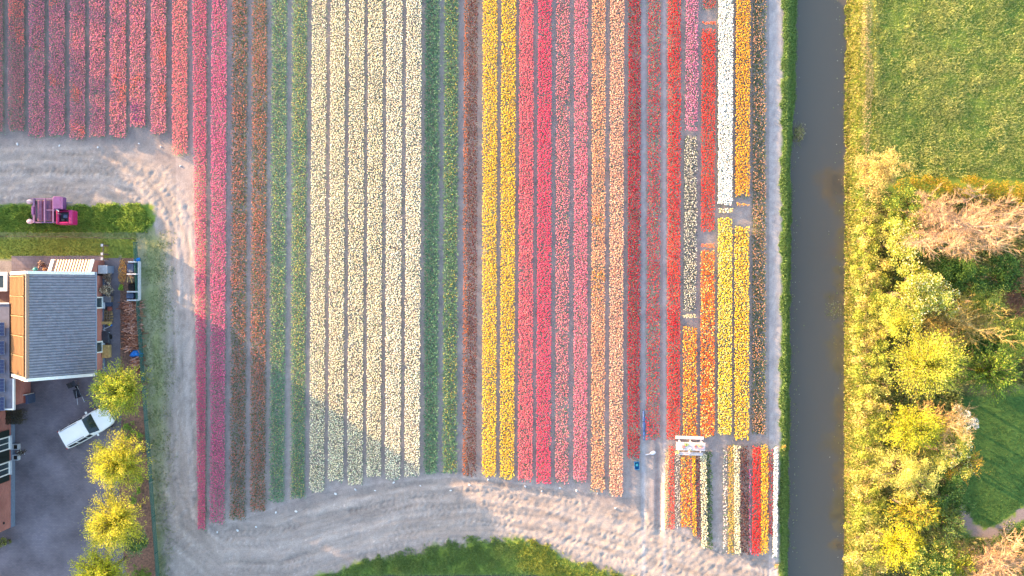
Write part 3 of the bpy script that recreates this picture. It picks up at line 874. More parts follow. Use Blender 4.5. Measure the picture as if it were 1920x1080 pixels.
def bare(name, label, cat, base_px, top_px, h, spread, pal, seed, ell=(1, 1), twigs=900, group=None, trunk_r=.2):
    """leafless tree: trunk, limbs, branches and a haze of fine twigs"""
    g = np.random.default_rng(seed)
    b = pt(base_px[0], base_px[1], 0); top = pt(top_px[0], top_px[1], h)
    b[2] = float(ground_z(b[0], b[1]))
    o = thing(name, label, cat, tuple(b), 0, group)
    top = top - b; E = np.array((ell[0], ell[1], 1.0))
    segs = []; tw = []
    main = limb(np.array((0, 0, -.1)), top, 6, g, .10)
    for i in range(6): segs.append((main[i], main[i + 1], trunk_r * .75 * (1 - i * .15), trunk_r * .75 * (1 - (i + 1) * .15)))
    nodes = []
    for k in range(26):
        i = g.integers(1, 6); s0 = main[i] + (main[i + 1] - main[i]) * g.random()
        az = k * 2.4 + g.uniform(-.4, .4); L = spread * g.uniform(.55, 1.05)
        tip = s0 + np.array((math.cos(az) * L, math.sin(az) * L, L * g.uniform(.15, .7))) * E
        p = limb(s0, tip, 5, g, .12, .1)
        for j in range(5):
            r_ = trunk_r * .26
            segs.append((p[j], p[j + 1], r_ * (1 - j * .18), r_ * (1 - (j + 1) * .18)))
            nodes.append((p[j + 1], (tip - s0) / (np.linalg.norm(tip - s0))))
    sub = []
    for q, d in nodes:
        for _ in range(4):
            dd = d + g.normal(0, 1.1, 3); dd[2] = abs(dd[2]) * .5 + .1; dd /= np.linalg.norm(dd)
            L = spread * g.uniform(.18, .5)
            p = limb(q, q + dd * L * E, 3, g, .05, .03)
            for j in range(3):
                segs.append((p[j], p[j + 1], .016 * (1 - j * .25), .016 * (1 - (j + 1) * .25)))
                sub.append((p[j], p[j + 1], dd))
    finish_tree(o, segs, mat("bare_bark_%d" % seed, pal[0], .9, .25, 10))
    ii = g.integers(0, len(sub), twigs * 12)
    A = np.array([q[0] for q in sub])[ii]; B = np.array([q[1] for q in sub])[ii]; DD = np.array([q[2] for q in sub])[ii]
    P0 = A + (B - A) * g.random((len(ii), 1))
    D = DD + g.normal(0, .62, (len(ii), 3)); D[:, 2] = np.abs(D[:, 2]) * .7
    D /= np.linalg.norm(D, axis=1, keepdims=True)
    L = g.uniform(.2, .8, len(ii))[:, None] * spread * .17
    sd = np.cross(D, g.normal(0, 1, D.shape)); sd /= np.linalg.norm(sd, axis=1, keepdims=True) + 1e-9
    mid = P0 + D * L * .55 + sd * L * .06
    V = np.stack([P0 - sd * .009, P0 + sd * .009, mid + sd * .006, P0 + D * L, mid - sd * .006], 1).reshape(-1, 3)
    F = np.arange(len(ii) * 5).reshape(-1, 5)
    cols = np.repeat(mixcol(g, len(ii), pal[1:]) * g.uniform(.75, 1.2, (len(ii), 1)), 5, 0)
    link("twigs", raw_mesh("twigs", V, [F], M_twig, tint=cols), o)
    return o

YG = [(150, 160, 46), (176, 176, 50), (116, 140, 48), (196, 186, 78)]
DG = [(52, 88, 36), (70, 106, 40), (88, 120, 44)]
OL = [(172, 172, 66), (188, 182, 78), (140, 148, 56), (190, 180, 100)]
BL = [(236, 228, 176), (222, 212, 130), (244, 238, 206), (200, 196, 90)]
# trees on the right bank
G_R = None
leafy("sallow_tree", "sandy yellow bushy tree at the canal corner of the meadow", "tree", 1650, 322, 3.2, 1.7, 1.5, 1.3, 3600, [(190, 168, 92), (204, 178, 110), (160, 152, 70)], None, .13, 101)
leafy("green_tree", "bright green round tree just below the yellow hedge end", "tree", 1702, 386, 3.4, 1.6, 1.35, 1.4, 3400, YG[:3] + DG[1:], None, .14, 102)
leafy("blossom_tree", "slender tree with cream blossom left of the big leafless tree", "tree", 1690, 458, 3.6, 1.15, 1.7, 1.5, 2600, YG + DG[2:], None, .14, 103, blossom=(900, BL, (.2, .3, 1)))
bare("bare_tree", "big leafless tan tree with fine twigs below the hedge", "tree", (1720, 424), (1832, 426), 7.0, 3.9, [(196, 170, 150), (200, 166, 136), (188, 154, 118), (202, 174, 136)], 104, ell=(1.12, .56), twigs=1700)
leafy("dark_tree", "dark green leafy tree under the leafless tan tree", "tree", 1792, 512, 3.4, 1.9, 1.3, 1.4, 4200, DG + [(96, 124, 40)], None, .15, 105)
leafy("dark_tree", "deep green shrubby tree at the right edge below the leafless tree", "tree", 1878, 520, 3.0, 1.6, 1.2, 1.2, 3000, DG, None, .15, 106)
bare("bare_shrub", "reddish brown leafless shrub at the right edge", "shrub", (1890, 548), (1914, 552), 3.4, 1.8, [(150, 110, 90), (160, 112, 86), (140, 100, 80)], 107, twigs=500, trunk_r=.08)
leafy("blossom_tree", "broad tree with cream white blossom in the middle of the wood edge", "tree", 1712, 552, 4.4, 2.5, 2.1, 1.8, 6200, YG, None, .15, 108, blossom=(1700, BL, (.5, .3, 1)), clumps=60)
leafy("lime_shrub", "lime green shrub in front of the broad blossoming tree", "shrub", 1686, 604, 2.4, 1.3, 1.0, .9, 1900, YG[:2] + [(190, 190, 40)], None, .13, 109)
leafy("young_tree", "yellow green small tree right of the broad blossoming tree", "tree", 1850, 566, 3.2, 1.4, 1.1, 1.2, 2300, YG, None, .14, 110)
bare("twiggy_tree", "twiggy fawn tree with sparse buds above the big yellow crown", "tree", (1768, 612), (1822, 610), 5.2, 2.5, [(190, 166, 112), (190, 166, 100), (176, 150, 90), (160, 150, 70)], 111, ell=(1.2, .75), twigs=1000, trunk_r=.13)
spray("yellow_tree", "largest yellow green crown in the wood beside the canal", "tree", 1738, 682, 5.2, 3.5, [tuple(min(255, int(v * 1.06)) for v in c) for c in OL + YG], None, .13, 112, limbs=230, per=95, ell=(1.0, .86), spread=.16, droop=.45)
spray("willow_tree", "green drooping tree spreading its sprays over the dark lawn", "tree", 1862, 700, 4.6, 2.6, [(92, 120, 46), (120, 142, 52), (74, 104, 44), (150, 160, 60)], None, .17, 113, limbs=90, per=70)
leafy("dark_tree", "dark green understorey tree between the yellow crown and the willow", "tree", 1822, 655, 3.0, 1.7, 1.1, 1.1, 2600, DG, None, .14, 114)
spray("yellow_tree", "golden green tree below the largest yellow crown", "tree", 1712, 802, 4.2, 2.7, [(204, 196, 56), (184, 182, 56), (160, 164, 52), (132, 148, 52)], None, .13, 115, limbs=160, per=90, ell=(1.05, .8), spread=.14, droop=.5)
bare("twiggy_tree", "thin leafless tree reaching towards the dark lawn", "tree", (1730, 792), (1782, 800), 5.0, 1.9, [(196, 172, 130), (190, 160, 100), (180, 150, 96)], 116, twigs=650, trunk_r=.1)
leafy("white_blossom_shrub", "small pure white flowering shrub against the dark lawn", "shrub", 1808, 786, 2.6, .75, .8, .7, 260, DG, None, .13, 117, clumps=14, clr=.3, blossom=(1500, [(250, 244, 240), (238, 230, 226)], (.4, 0, 1)))
leafy("blossom_tree", "pale flowering tree at the left edge of the dark lawn", "tree", 1784, 852, 4.2, 1.2, 1.3, 1.2, 2400, YG, None, .14, 118, blossom=(700, BL, (.3, .2, 1)))
spray("copper_tree", "copper tipped tree with pointed sprays jutting over the dark lawn", "tree", 1806, 868, 4.0, 1.7, [(196, 160, 60), (176, 140, 70), (150, 146, 52)], None, .16, 119, limbs=34, per=55, ell=(1.2, 1))
leafy("olive_tree", "soft olive yellow tree on the inner side of the bank path", "tree", 1708, 888, 4.6, 2.2, 1.8, 1.7, 6200, OL, None, .11, 120, clumps=50)
leafy("dark_tree", "dark green tree at the lawn edge below the copper tipped tree", "tree", 1776, 925, 3.8, 1.5, 1.6, 1.4, 3600, DG + [(96, 120, 60)], None, .14, 121)
spray("larch_tree", "tree with long slanting golden sprays below the olive tree", "tree", 1716, 958, 4.4, 2.2, [(176, 166, 50), (140, 146, 46), (110, 130, 46), (190, 160, 60)], None, .18, 122, limbs=60, per=60, ell=(1.25, .85))
spray("spruce_tree", "grey green feathery tree beside the worn path", "tree", 1776, 980, 4.2, 1.7, [(88, 112, 66), (104, 126, 70), (120, 136, 60)], None, .17, 123, limbs=60, per=50)
spray("lemon_tree", "lemon yellow tree on the bank near the bottom edge", "tree", 1686, 1022, 3.8, 2.1, [(200, 192, 52), (180, 180, 52), (150, 158, 50)], None, .13, 124, limbs=120, per=85, spread=.13, droop=.5)
leafy("green_tree", "mid green tree at the bottom edge right of the lemon yellow one", "tree", 1750, 1054, 4.2, 1.8, 1.7, 1.5, 4600, YG + DG, None, .14, 125)
spray("willow_tree", "yellow green tree with drooping tips at the bottom edge by the path", "tree", 1800, 1056, 3.6, 1.5, [(176, 172, 50), (140, 150, 46), (110, 130, 46)], None, .16, 126, limbs=44, per=50)
bare("bare_tree", "leafless peach coloured tree in the lower right corner", "tree", (1822, 1040), (1892, 1062), 6.4, 2.9, [(214, 178, 150), (206, 164, 124), (190, 156, 112)], 127, twigs=1100, ell=(1, .8))
leafy("green_shrub", "olive green shrub at the right edge below the worn path", "shrub", 1902, 1006, 1.8, 1.3, .9, .8, 1700, DG + OL[2:3], None, .13, 128)
leafy("dark_shrub", "dark shrub beside the canal path below the green round tree", "shrub", 1752, 446, 2.0, 1.3, 1.2, .9, 1800, DG, None, .14, 129)
leafy("green_tree", "fresh green tree right of the twiggy fawn tree", "tree", 1896, 628, 3.6, 1.4, 1.2, 1.3, 2500, YG[:3], None, .14, 130)

# hedge of rounded shrubs between meadow and wood
hg = np.random.default_rng(55)
hb = pt(1800, 346, 0)
hedge = thing("hedge", "yellow green hedge between the meadow and the wood", "hedge", tuple(hb))
HK = []
for px_ in np.arange(1690, 1990, 7.0):
    yy = np.interp(px_, [1690, 1760, 1850, 1990], [346, 346, 352, 372])
    for _ in range(2):
        HK.append(pt(px_ + hg.uniform(-4, 4), yy + hg.uniform(-16, 16), 1.3) - np.array((hb[0], hb[1], hg.uniform(0, .5))))
HK = np.array(HK); n_ = 9000
ii = hg.integers(0, len(HK), n_); d_ = hg.normal(0, 1, (n_, 3)); d_ /= np.linalg.norm(d_, axis=1, keepdims=True)
V_, F_ = leaf_quads(HK[ii] + d_ * (.42 * hg.random(n_) ** .4)[:, None], .11, hg)
tx = HK[ii][:, 0:1]
hc_ = mixcol(hg, n_, [(178, 160, 46), (160, 150, 44), (190, 150, 70), (130, 140, 44)]) * hg.uniform(.75, 1.2, (n_, 1))
link("foliage", raw_mesh("foliage", V_, [F_], M_leaf, tint=np.repeat(hc_, 4, 0)), hedge)
sg = []
for k in range(0, len(HK), 2):
    sg.append((np.array((HK[k][0], HK[k][1], -.05)), HK[k], .035, .015))
finish_tree(hedge, sg, M_bark, "stems")["kind"] = "stuff"

# shrubs along the canal's right bank
sg_ = np.random.default_rng(66)
k = 0
SH_PAL = [YG, OL, [(186, 176, 70), (150, 154, 54), (204, 180, 120)], [(150, 160, 50), (190, 186, 60), (120, 140, 44)]]
desc = ["pale sandy", "bright lime", "olive", "golden green", "soft yellow", "mixed green and tan"]
sizes = ["low", "rounded", "ragged", "spreading"]
ordn = ["first", "second", "third", "fourth", "fifth", "sixth", "seventh", "eighth", "ninth", "tenth", "eleventh", "twelfth", "thirteenth", "fourteenth", "fifteenth", "sixteenth", "seventeenth", "eighteenth", "nineteenth", "twentieth", "twenty-first", "twenty-second", "twenty-third", "twenty-fourth", "twenty-fifth", "twenty-sixth", "twenty-seventh", "twenty-eighth"]
for row, (x0, lab) in enumerate(((1612, "waterside"), (1636, "inner bank"), (1658, "path side"))):
    yy = 392.0 + row * 14; j = 0
    while yy < 1075:
        r_ = sg_.uniform(.5, .85)
        leafy("bank_shrub", "%s %s shrub, %s down in the %s row along the canal" % (sizes[(j * 3 + row) % 4], desc[(j * 5 + row * 2) % 6], ordn[j], lab), "shrub",
              x0 + sg_.uniform(-6, 7) - (yy - 400) * .005, yy, .7 + .35 * r_, r_, r_ * .95, r_ * .75, 560, SH_PAL[(j + row * 2) % 4], None, .12, 600 + k, "shrubs along the canal bank",
              clumps=12, clr=.34, zmin=.1)
        yy += r_ * 2 * PXM * (.92 if row < 2 else sg_.uniform(.85, 1.3)); j += 1; k += 1

# yellow trees of the farmyard
YEL = [(184, 178, 56), (164, 166, 54), (196, 186, 70), (132, 148, 54)]
G_Y = "yellow leaved trees along the mulch border"
spray("golden_willow", "yellow green yard tree overhanging the car bonnet", "tree", 228, 731, 4.4, 2.5, [(134, 150, 56), (150, 160, 56), (116, 138, 54), (178, 174, 56)], None, .12, 201, G_Y, limbs=170, per=115, spread=.14, up=1.0, droop=.5)
spray("golden_willow", "golden yard tree directly below the white car", "tree", 224, 866, 4.3, 2.65, YEL, None, .12, 202, G_Y, limbs=170, per=115, spread=.14, up=1.0, droop=.5)
spray("golden_willow", "golden yard tree beside the dark green laurel", "tree", 217, 978, 4.4, 2.8, YEL, [3, 2, 3, 1], .12, 203, G_Y, limbs=170, per=115, spread=.14, up=1.0, droop=.5)
spray("golden_willow", "greenish yard tree cut by the bottom edge", "tree", 188, 1078, 4.2, 2.5, [(140, 152, 50), (160, 166, 50), (186, 180, 50)], None, .12, 204, G_Y, limbs=170, per=115, spread=.14, up=1.0, droop=.5)
leafy("laurel_bush", "glossy dark green laurel bush beside the chain link fence", "bush", 256, 1018, 1.5, 1.25, 1.35, 1.0, 2600, [(74, 108, 52), (92, 126, 66), (110, 140, 84), (60, 92, 46)], None, .14, 205, clumps=34, clr=.36, asp=.45)
leafy("clipped_bush", "round clipped green bush at the bottom edge by the fence", "bush", 266, 1074, .75, .85, .75, .7, 2600, [(104, 128, 46), (120, 140, 50), (90, 116, 44)], None, .07, 206, clumps=60, clr=.16)
leafy("clipped_bush", "yellow clipped bush at the foot of the farmhouse corner", "bush", 6, 1016, .45, .52, .45, .4, 1300, [(160, 160, 40), (96, 110, 44), (60, 66, 40)], None, .06, 207, clumps=40, clr=.13)
for i, (x_, y_, r_) in enumerate(((246, 806, .5), (262, 818, .36), (240, 822, .34), (258, 838, .32), (236, 800, .3), (262, 900, .4), (258, 922, .34), (252, 940, .3))):
    leafy("border_plant", "small lime green border plant %s" % ["behind the car bonnet", "close to the fence by the first gap", "in front of the first tree gap", "lowest of the first gap's plants", "nearest the car's nose", "topmost in the second tree gap", "in the middle of the second tree gap", "lowest in the second tree gap"][i],
          "plant", x_, y_, .3, r_, r_, .25, 320, [(120, 150, 44), (140, 166, 50), (90, 120, 40)], None, .09, 210 + i, "lime plants in the mulch border", clumps=12, clr=.17, trunk=False, zmin=.06)
leafy("border_plant", "bright lime tuft beside the concrete bays", "plant", 226, 540, .25, .2, .2, .2, 220, [(150, 180, 40), (120, 160, 40)], None, .09, 220, clumps=8, clr=.12, trunk=False, zmin=.06)

# ------------------------------------------------------------------ grass and weeds
g1 = np.random.default_rng(301)
def sca(dens, x0, x1, y0, y1, f): return scatter_px(g1, dens, x0, x1, y0, y1, f)
def gz(P): return ground_z(P[:, 0], P[:, 1]) - .01
P = sca(250, 1640, 2020, -60, 332, lambda px, py, x, y: np.clip(.62 + .5 * fbm(x, y, 1.1, 3, 41), 0, 1))
nn = fbm(P[:, 0], P[:, 1], 1.6, 3, 43)
cc = lin((144, 160, 76)) + (lin((192, 190, 104)) - lin((144, 160, 76))) * np.clip(.5 + nn, 0, 1)[:, None]
cc = np.where((g1.random(len(P)) < .3)[:, None], lin((110, 134, 80)), cc)
blades(P, gz(P), .17 * (1 + .5 * nn), .05, cc, g1, 3, .7, "meadow_grass", "rough yellow green meadow grass in the upper right corner")
P = sca(340, 1590, 1660, -60, 1120, lambda px, py, x, y: (px > canal_r(py) - 5 + 5 * vnoise(x, y, .5, 4)) * smooth(1668, 1612, px) * np.clip(.75 + .4 * vnoise(x, y, .8, 6), 0, 1))
cc = mixcol(g1, len(P), [(150, 158, 46), (120, 140, 44), (196, 180, 110), (176, 170, 60), (96, 118, 40)])
px_ = 960 + PXM * P[:, 0]; py_g = 540 - PXM * P[:, 1]
tanm = (np.abs(px_ - 1626 - 5 * vnoise(P[:, 0], P[:, 1], 1.2, 3)) < 8) & (g1.random(len(P)) < .75)
cc = np.where(tanm[:, None], mixcol(g1, len(P), [(206, 186, 130), (190, 172, 110), (214, 196, 150)]) * .8, cc)
blades(P, np.maximum(gz(P), WATER_Z), np.where(px_ < 1614, .26, .13), .05, cc, g1, 3, .7, "bank_grass", "tall sunlit grass on the far canal bank")
P = sca(420, 1455, 1505, -60, 1120, lambda px, py, x, y: smooth(-2, 5, px - left_bank_px(py) + 7 * vnoise(x, y, .6, 3)) * (px < canal_l(py) + 3 + 6 * vnoise(x, y, .8, 8)))
cc = mixcol(g1, len(P), [(112, 146, 70), (126, 158, 76), (98, 132, 62), (142, 168, 92)])
blades(P, gz(P), .24, .05, cc, g1, 3, .7, "bank_grass", "dark green grass on the field side of the canal")
P = sca(520, -60, 296, 374, 440, lambda px, py, x, y: smooth(0, 14, 290 + 16 * vnoise(x, y, .7, 2) - px) * smooth(0, 9, py - 384 - 9 * vnoise(x, y, .6, 12)) * np.clip(.8 + .5 * vnoise(x, y, .5, 17), 0, 1) * smooth(0, 4, 437 - py))
nn = fbm(P[:, 0], P[:, 1], .9, 2, 15)
cc = mixcol(g1, len(P), [(134, 164, 56), (158, 178, 62), (112, 146, 54)])
blades(P, gz(P), .27 * (1 + .6 * nn), .06, cc, g1, 3, .6, "tall_weeds", "tall green weeds between the track and the lawn")
P = sca(260, -60, 256, 438, 484, lambda px, py, x, y: np.full(px.shape, .8))
cc = mixcol(g1, len(P), [(128, 142, 52), (146, 150, 60), (108, 126, 48)])
blades(P, gz(P), .07, .045, cc, g1, 3, .8, "lawn_grass", "mown lawn strip behind the barn")
P = sca(200, 244, 345, 430, 1120, lambda px, py, x, y: (px > fence_px(py) + 1) * smooth(336, 296, px + 12 * vnoise(x, y, .8, 7)) * np.clip(.5 + .7 * fbm(x, y, 1.0, 2, 9), 0, 1))
cc = mixcol(g1, len(P), [(140, 144, 98), (150, 150, 110), (126, 138, 84), (108, 130, 66)])
blades(P, gz(P), .09, .045, cc, g1, 3, .8, "verge_grass", "thin worn grass between the fence and the track")
P = sca(480, 540, 1250, 1000, 1110, lambda px, py, x, y: smooth(-5, 12, py - bottom_arc(px) + 12 * vnoise(x, y, .8, 7) + 9 * vnoise(x, y, .3, 9)) * np.clip(.75 + .6 * vnoise(x, y, .7, 19), 0, 1) * (ground_z(x, y) > -.6))
px_ = 960 + PXM * P[:, 0]
lit_ = smooth(930, 1010, px_ + 40 * vnoise(P[:, 0], P[:, 1], 1.0, 3))  # sunlit yellow at the right end, painted into the blade colours
cc = mixcol(g1, len(P), [(112, 142, 68), (126, 152, 74), (98, 126, 64)]) 
cc2 = mixcol(g1, len(P), [(150, 160, 40), (120, 144, 40), (178, 174, 44)])
cc = np.where((g1.random(len(P)) < lit_ * .7)[:, None], cc2, cc)
blades(P, gz(P), .15 * (1 + .7 * vnoise(P[:, 0], P[:, 1], .8, 29)), .055, cc, g1, 3, .75, "bank_weeds", "green weeds on the curved bank at the bottom edge")
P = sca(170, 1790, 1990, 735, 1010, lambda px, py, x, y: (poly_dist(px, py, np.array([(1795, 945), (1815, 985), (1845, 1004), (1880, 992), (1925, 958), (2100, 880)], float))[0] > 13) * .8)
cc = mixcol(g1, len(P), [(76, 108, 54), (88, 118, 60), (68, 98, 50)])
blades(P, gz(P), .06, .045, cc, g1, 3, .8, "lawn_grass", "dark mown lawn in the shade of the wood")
P = sca(150, 1640, 1960, 360, 1100, lambda px, py, x, y: ((px < 1800) | (py > 1010) | (py < 720)) * .7)
cc = mixcol(g1, len(P), [(124, 140, 66), (144, 152, 72), (150, 134, 90), (110, 128, 62)])
blades(P, gz(P), .42, .08, cc, g1, 3, .8, "undergrowth", "low green and brown undergrowth below the trees")

# ------------------------------------------------------------------ tulip beds
TPL_V = np.array([(0, 0, 0)] + [(.9 * math.cos(a), .9 * math.sin(a), .55) for a in np.arange(4) * 2 * PI / 4] + [(0, 0, 1.15)], float)
TPL_F = np.array([(0, 1 + (i + 1) % 4, 1 + i) for i in range(4)] + [(5, 1 + i, 1 + (i + 1) % 4) for i in range(4)])
bed_rng = np.random.default_rng(2024)
GREEN = [(108, 138, 114), (96, 126, 100), (120, 148, 116), (88, 116, 86)]
GREEN2 = [(106, 142, 112), (94, 132, 102), (120, 152, 120), (82, 118, 90)]

def bed(label, pal, w, top, bot, y0, y1, dens=62, cover=.95, r=.043, hgt=.36, leaves=46, patch=None, gpal=GREEN, group="tulip beds of the field", edge=None, tail=.25, pscale=1.2, pamp=.3, leafh=1.0):
    """top/bot: (x0,x1) pixel span of the bed at its upper and lower end; y0,y1 pixel rows"""
    g = np.random.default_rng(bed_rng.integers(1 << 30))
    r = r * 1.2; dens = dens * 1.7
    h = hgt
    ya, yb = float(gy(y1, h)), float(gy(y0, h))
    yr0, yr1 = float(gy(max(y0, 0), h)), ya
    shr = .35 if top[1] - top[0] > 18 else 0
    top = (top[0] + shr, top[1] - shr); bot = (bot[0] + shr, bot[1] - shr)
    def xs(y):
        t = np.clip((yr0 - y) / max(yr0 - yr1, .01), 0, 1)
        return gx(top[0] + (bot[0] - top[0]) * t, h), gx(top[1] + (bot[1] - top[1]) * t, h)
    L = yb - ya; xm = float(np.mean(xs((ya + yb) / 2))); wid = abs(float(gx(top[1])) - float(gx(top[0])))
    o = thing("tulip_bed", label, "tulip bed", (xm, (ya + yb) / 2, 0), 0, group)
    org = np.array((xm, (ya + yb) / 2, 0))
    def pts(d_):
        s = 1 / math.sqrt(d_)
        nu = max(1, int(round(L / s))); nv = max(1, int(round(wid / s)))
        u, v = np.meshgrid((np.arange(nu) + .5) / nu, (np.arange(nv) + .5) / nv, indexing='ij')
        u = (u + g.uniform(-.5, .5, u.shape) / nu).ravel(); v = (v + g.uniform(-.5, .5, v.shape) / nv).ravel()
        y = ya + u * L; a, b = xs(y)
        return a + (b - a) * v + g.normal(0, .015, len(v)), y, u, v
    x, y, u, v = pts(dens)
    nz = fbm(x, y, pscale, 3, int(g.integers(50)))
    endd = np.minimum(y - ya, yb - y)
    keep = (cover + pamp * nz > g.random(len(x))) & (endd + g.uniform(-tail, .02, len(x)) + .12 * vnoise(x, y * 0, .3, 5) > -.02)
    x, y, u, v, nz = x[keep], y[keep], u[keep], v[keep], nz[keep]
    n = len(x)
    gzv = ground_z(x, y)
    cols = mixcol(g, n, pal, w)
    if patch:
        for (pc, sc, th, seed) in patch:
            m = (fbm(x, y, sc, 2, seed) > th + g.normal(0, .12, n))
            cols = np.where(m[:, None], lin(pc), cols)
    if edge:
        side, frac, ecol = edge
        m = (v < frac * g.uniform(.6, 1.4, n)) if side == 'l' else (v > 1 - frac * g.uniform(.6, 1.4, n))
        cols = np.where(m[:, None], mixcol(g, n, ecol), cols)
    cols = desat(cols, .05) * g.uniform(.86, 1.14, (n, 1)) * (1 + .08 * nz[:, None])
    zt = gzv + hgt * g.uniform(.93, 1.07, n)
    sc = r * g.uniform(.75, 1.3, n)
    tilt = g.normal(0, .15, (n, 2)); az = g.uniform(0, 2 * PI, n)
    ca, sa = np.cos(az)[:, None], np.sin(az)[:, None]
    tx = TPL_V[None, :, 0] * ca - TPL_V[None, :, 1] * sa; ty = TPL_V[None, :, 0] * sa + TPL_V[None, :, 1] * ca
    tz = np.broadcast_to(TPL_V[None, :, 2] * 1.25, tx.shape)
    wide = g.uniform(.8, 1.2, (n, 1))
    tx = tx * wide + tz * tilt[:, :1]; ty = ty * wide + tz * tilt[:, 1:]
    V = np.stack([x[:, None] + tx * sc[:, None], y[:, None] + ty * sc[:, None], zt[:, None] + tz * sc[:, None]], -1) - org
    F = (TPL_F[None] + (np.arange(n) * 6)[:, None, None]).reshape(-1, 3)
    # stems: one slim blade each
    sv = np.stack([np.stack([x - .006, y, gzv], 1), np.stack([x + .006, y, gzv], 1), np.stack([x, y, zt + .01], 1)], 1) - org
    SF = np.arange(n * 3).reshape(-1, 3) + n * 6
    tint = np.concatenate([np.repeat(cols, 6, 0), np.tile(lin((96, 132, 84)), (n * 3, 1))])
    link("blossoms", raw_mesh("blossoms", np.concatenate([V.reshape(-1, 3), sv.reshape(-1, 3)]), [np.concatenate([F, SF])], M_petal, tint=np.clip(tint, 0, 1)), o, 'stuff')
    # leaves: folded blades, two quads each
    x, y, u, v = pts(leaves)
    n = len(x); gzv = ground_z(x, y)
    az = g.uniform(0, 2 * PI, n); Lf = g.uniform(.2, .34, n) * leafh * (hgt / .36); wf = g.uniform(.022, .036, n)
    d = np.stack([np.cos(az), np.sin(az)], 1); s = np.stack([-d[:, 1], d[:, 0]], 1) * wf[:, None]
    b = np.stack([x, y], 1)
    m1 = b + d * (Lf * .28)[:, None]; t1 = b + d * (Lf * .62)[:, None]
    # keep leaves inside the bed's outline
    z0 = gzv; z1 = gzv + Lf * .62; z2 = gzv + Lf * g.uniform(.6, 1.0, n)
    V = np.stack([np.column_stack([b, z0]), np.column_stack([m1 + s, z1]), np.column_stack([t1, z2]), np.column_stack([m1 - s, z1])], 1) - org
    cols = mixcol(g, n, gpal, None, 1.45) * g.uniform(.75, 1.2, (n, 1))
    link("leaves", raw_mesh("leaves", V.reshape(-1, 3), [np.arange(n * 4).reshape(-1, 4)], M_leaf, tint=np.repeat(cols, 4, 0)), o, 'stuff')
    return o

ROSE = [(232, 142, 156), (224, 132, 156), (240, 154, 156), (216, 126, 160)]
CORAL = (240, 132, 124)
PINKM = [(204, 82, 116), (190, 70, 110), (216, 98, 124)]
TOP = -70
n2w = ["cut by the left edge", "second from the left edge", "third from the left edge", "fourth from the left edge", "fifth from the left edge", "sixth from the left edge", "seventh from the left edge", "shortest, eighth from the left edge", "ninth from the left edge"]
for i, (a, b, yb) in enumerate(((-22, 6, 250), (15, 46, 246), (54, 84, 258), (92, 122, 256), (131, 160, 262), (168, 198, 257), (206, 237, 260), (244, 273, 240), (283, 312, 252))):
    pal = ROSE if i not in (1, 0) else [(206, 128, 138), (192, 120, 132), (214, 140, 142)]
    bed("short rose pink tulip bed above the soil track, " + n2w[i], pal, None, (a, b), (a, b), TOP, yb, dens=70, cover=.86 if i < 2 else .93, patch=[(CORAL, 1.6, .42, 3 + i * 2)] + ([((176, 84, 150), 1.4, .5, 60 + i)] if i == 7 else []))
bed("coral pink tulip bed reaching just past the short rose beds", [(244, 136, 142), (236, 126, 146), (246, 150, 148)], None, (323, 352), (323, 352), TOP, 292, dens=66)
bed("long rose tulip bed tapering to a point beside the track", [(236, 122, 146), (222, 108, 144), (214, 100, 142)], None, (360, 388), (371, 385), TOP, 995, dens=66)
bed("long magenta pink tulip bed second from the track", [(236, 114, 156), (222, 98, 152), (230, 126, 164)], None, (397, 426), (393, 421), TOP, 984, dens=66)
BRICK = [(206, 124, 106), (190, 106, 92), (214, 140, 118)]
bed("sparse brick orange tulip bed, left of two", BRICK, None, (435, 464), (430, 459), TOP, 975, dens=50, cover=.46, pamp=.5, leaves=105, gpal=[(98, 106, 72), (86, 98, 68), (108, 112, 80)], r=.037)
bed("sparse brick orange tulip bed, right of two", BRICK, None, (472, 501), (468, 497), TOP, 960, dens=52, cover=.6, pamp=.5, leaves=100, gpal=[(98, 106, 72), (86, 98, 68), (108, 112, 80)], r=.037)
LEMON = [(214, 206, 130), (226, 214, 110), (206, 206, 150)]
bed("green bed dotted with pale lemon buds, left of two", LEMON, None, (509, 538), (504, 532), TOP, 942, dens=40, cover=.42, r=.026, leaves=140, gpal=GREEN2, pamp=.4)
bed("green bed dotted with pale lemon buds, right of two", [(224, 206, 100), (216, 200, 120)], None, (547, 576), (544, 570), TOP, 935, dens=42, cover=.5, r=.027, leaves=135, gpal=GREEN2, pamp=.4)
CREAM = [(244, 232, 202), (250, 242, 218), (238, 224, 188), (246, 236, 210)]
CREAM2 = [(250, 238, 214), (252, 244, 226), (244, 228, 204)]
cw = ["first and longest of six", "second of six from the left", "third of six from the left", "fourth of six from the left", "fifth of six, with a ragged sparse end", "sixth of six, palest and next to the green beds"]
for i, (t, b, yb) in enumerate((((585, 613), (580, 608), 924), ((620, 648), (615, 644), 904), ((655, 684), (651, 680), 910), ((690, 719), (687, 714), 894), ((725, 755), (722, 751), 900), ((762, 791), (758, 787), 895))):
    bed("cream white tulip bed, " + cw[i], CREAM if i < 4 else CREAM2, None, t, b, TOP, yb, dens=62 if i != 0 else 56, cover=.9 if i < 3 else .97, r=.042, tail=.6 if i == 4 else .2)
bed("plain green bed without flowers beside the cream beds", [(120, 150, 110), (110, 146, 104)], None, (797, 824), (795, 820), TOP, 888, dens=30, cover=.2, r=.028, leaves=190, gpal=[(92, 126, 102), (80, 114, 90), (106, 140, 112)], leafh=1.15)
bed("green bed with yellow specks along its right side", [(206, 190, 80), (190, 180, 70)], None, (833, 859), (829, 856), TOP, 888, dens=40, cover=.22, r=.03, leaves=180, gpal=[(92, 126, 98), (82, 114, 88), (108, 140, 106)], edge=('r', .3, [(214, 190, 70), (200, 176, 70)]), leafh=1.1)
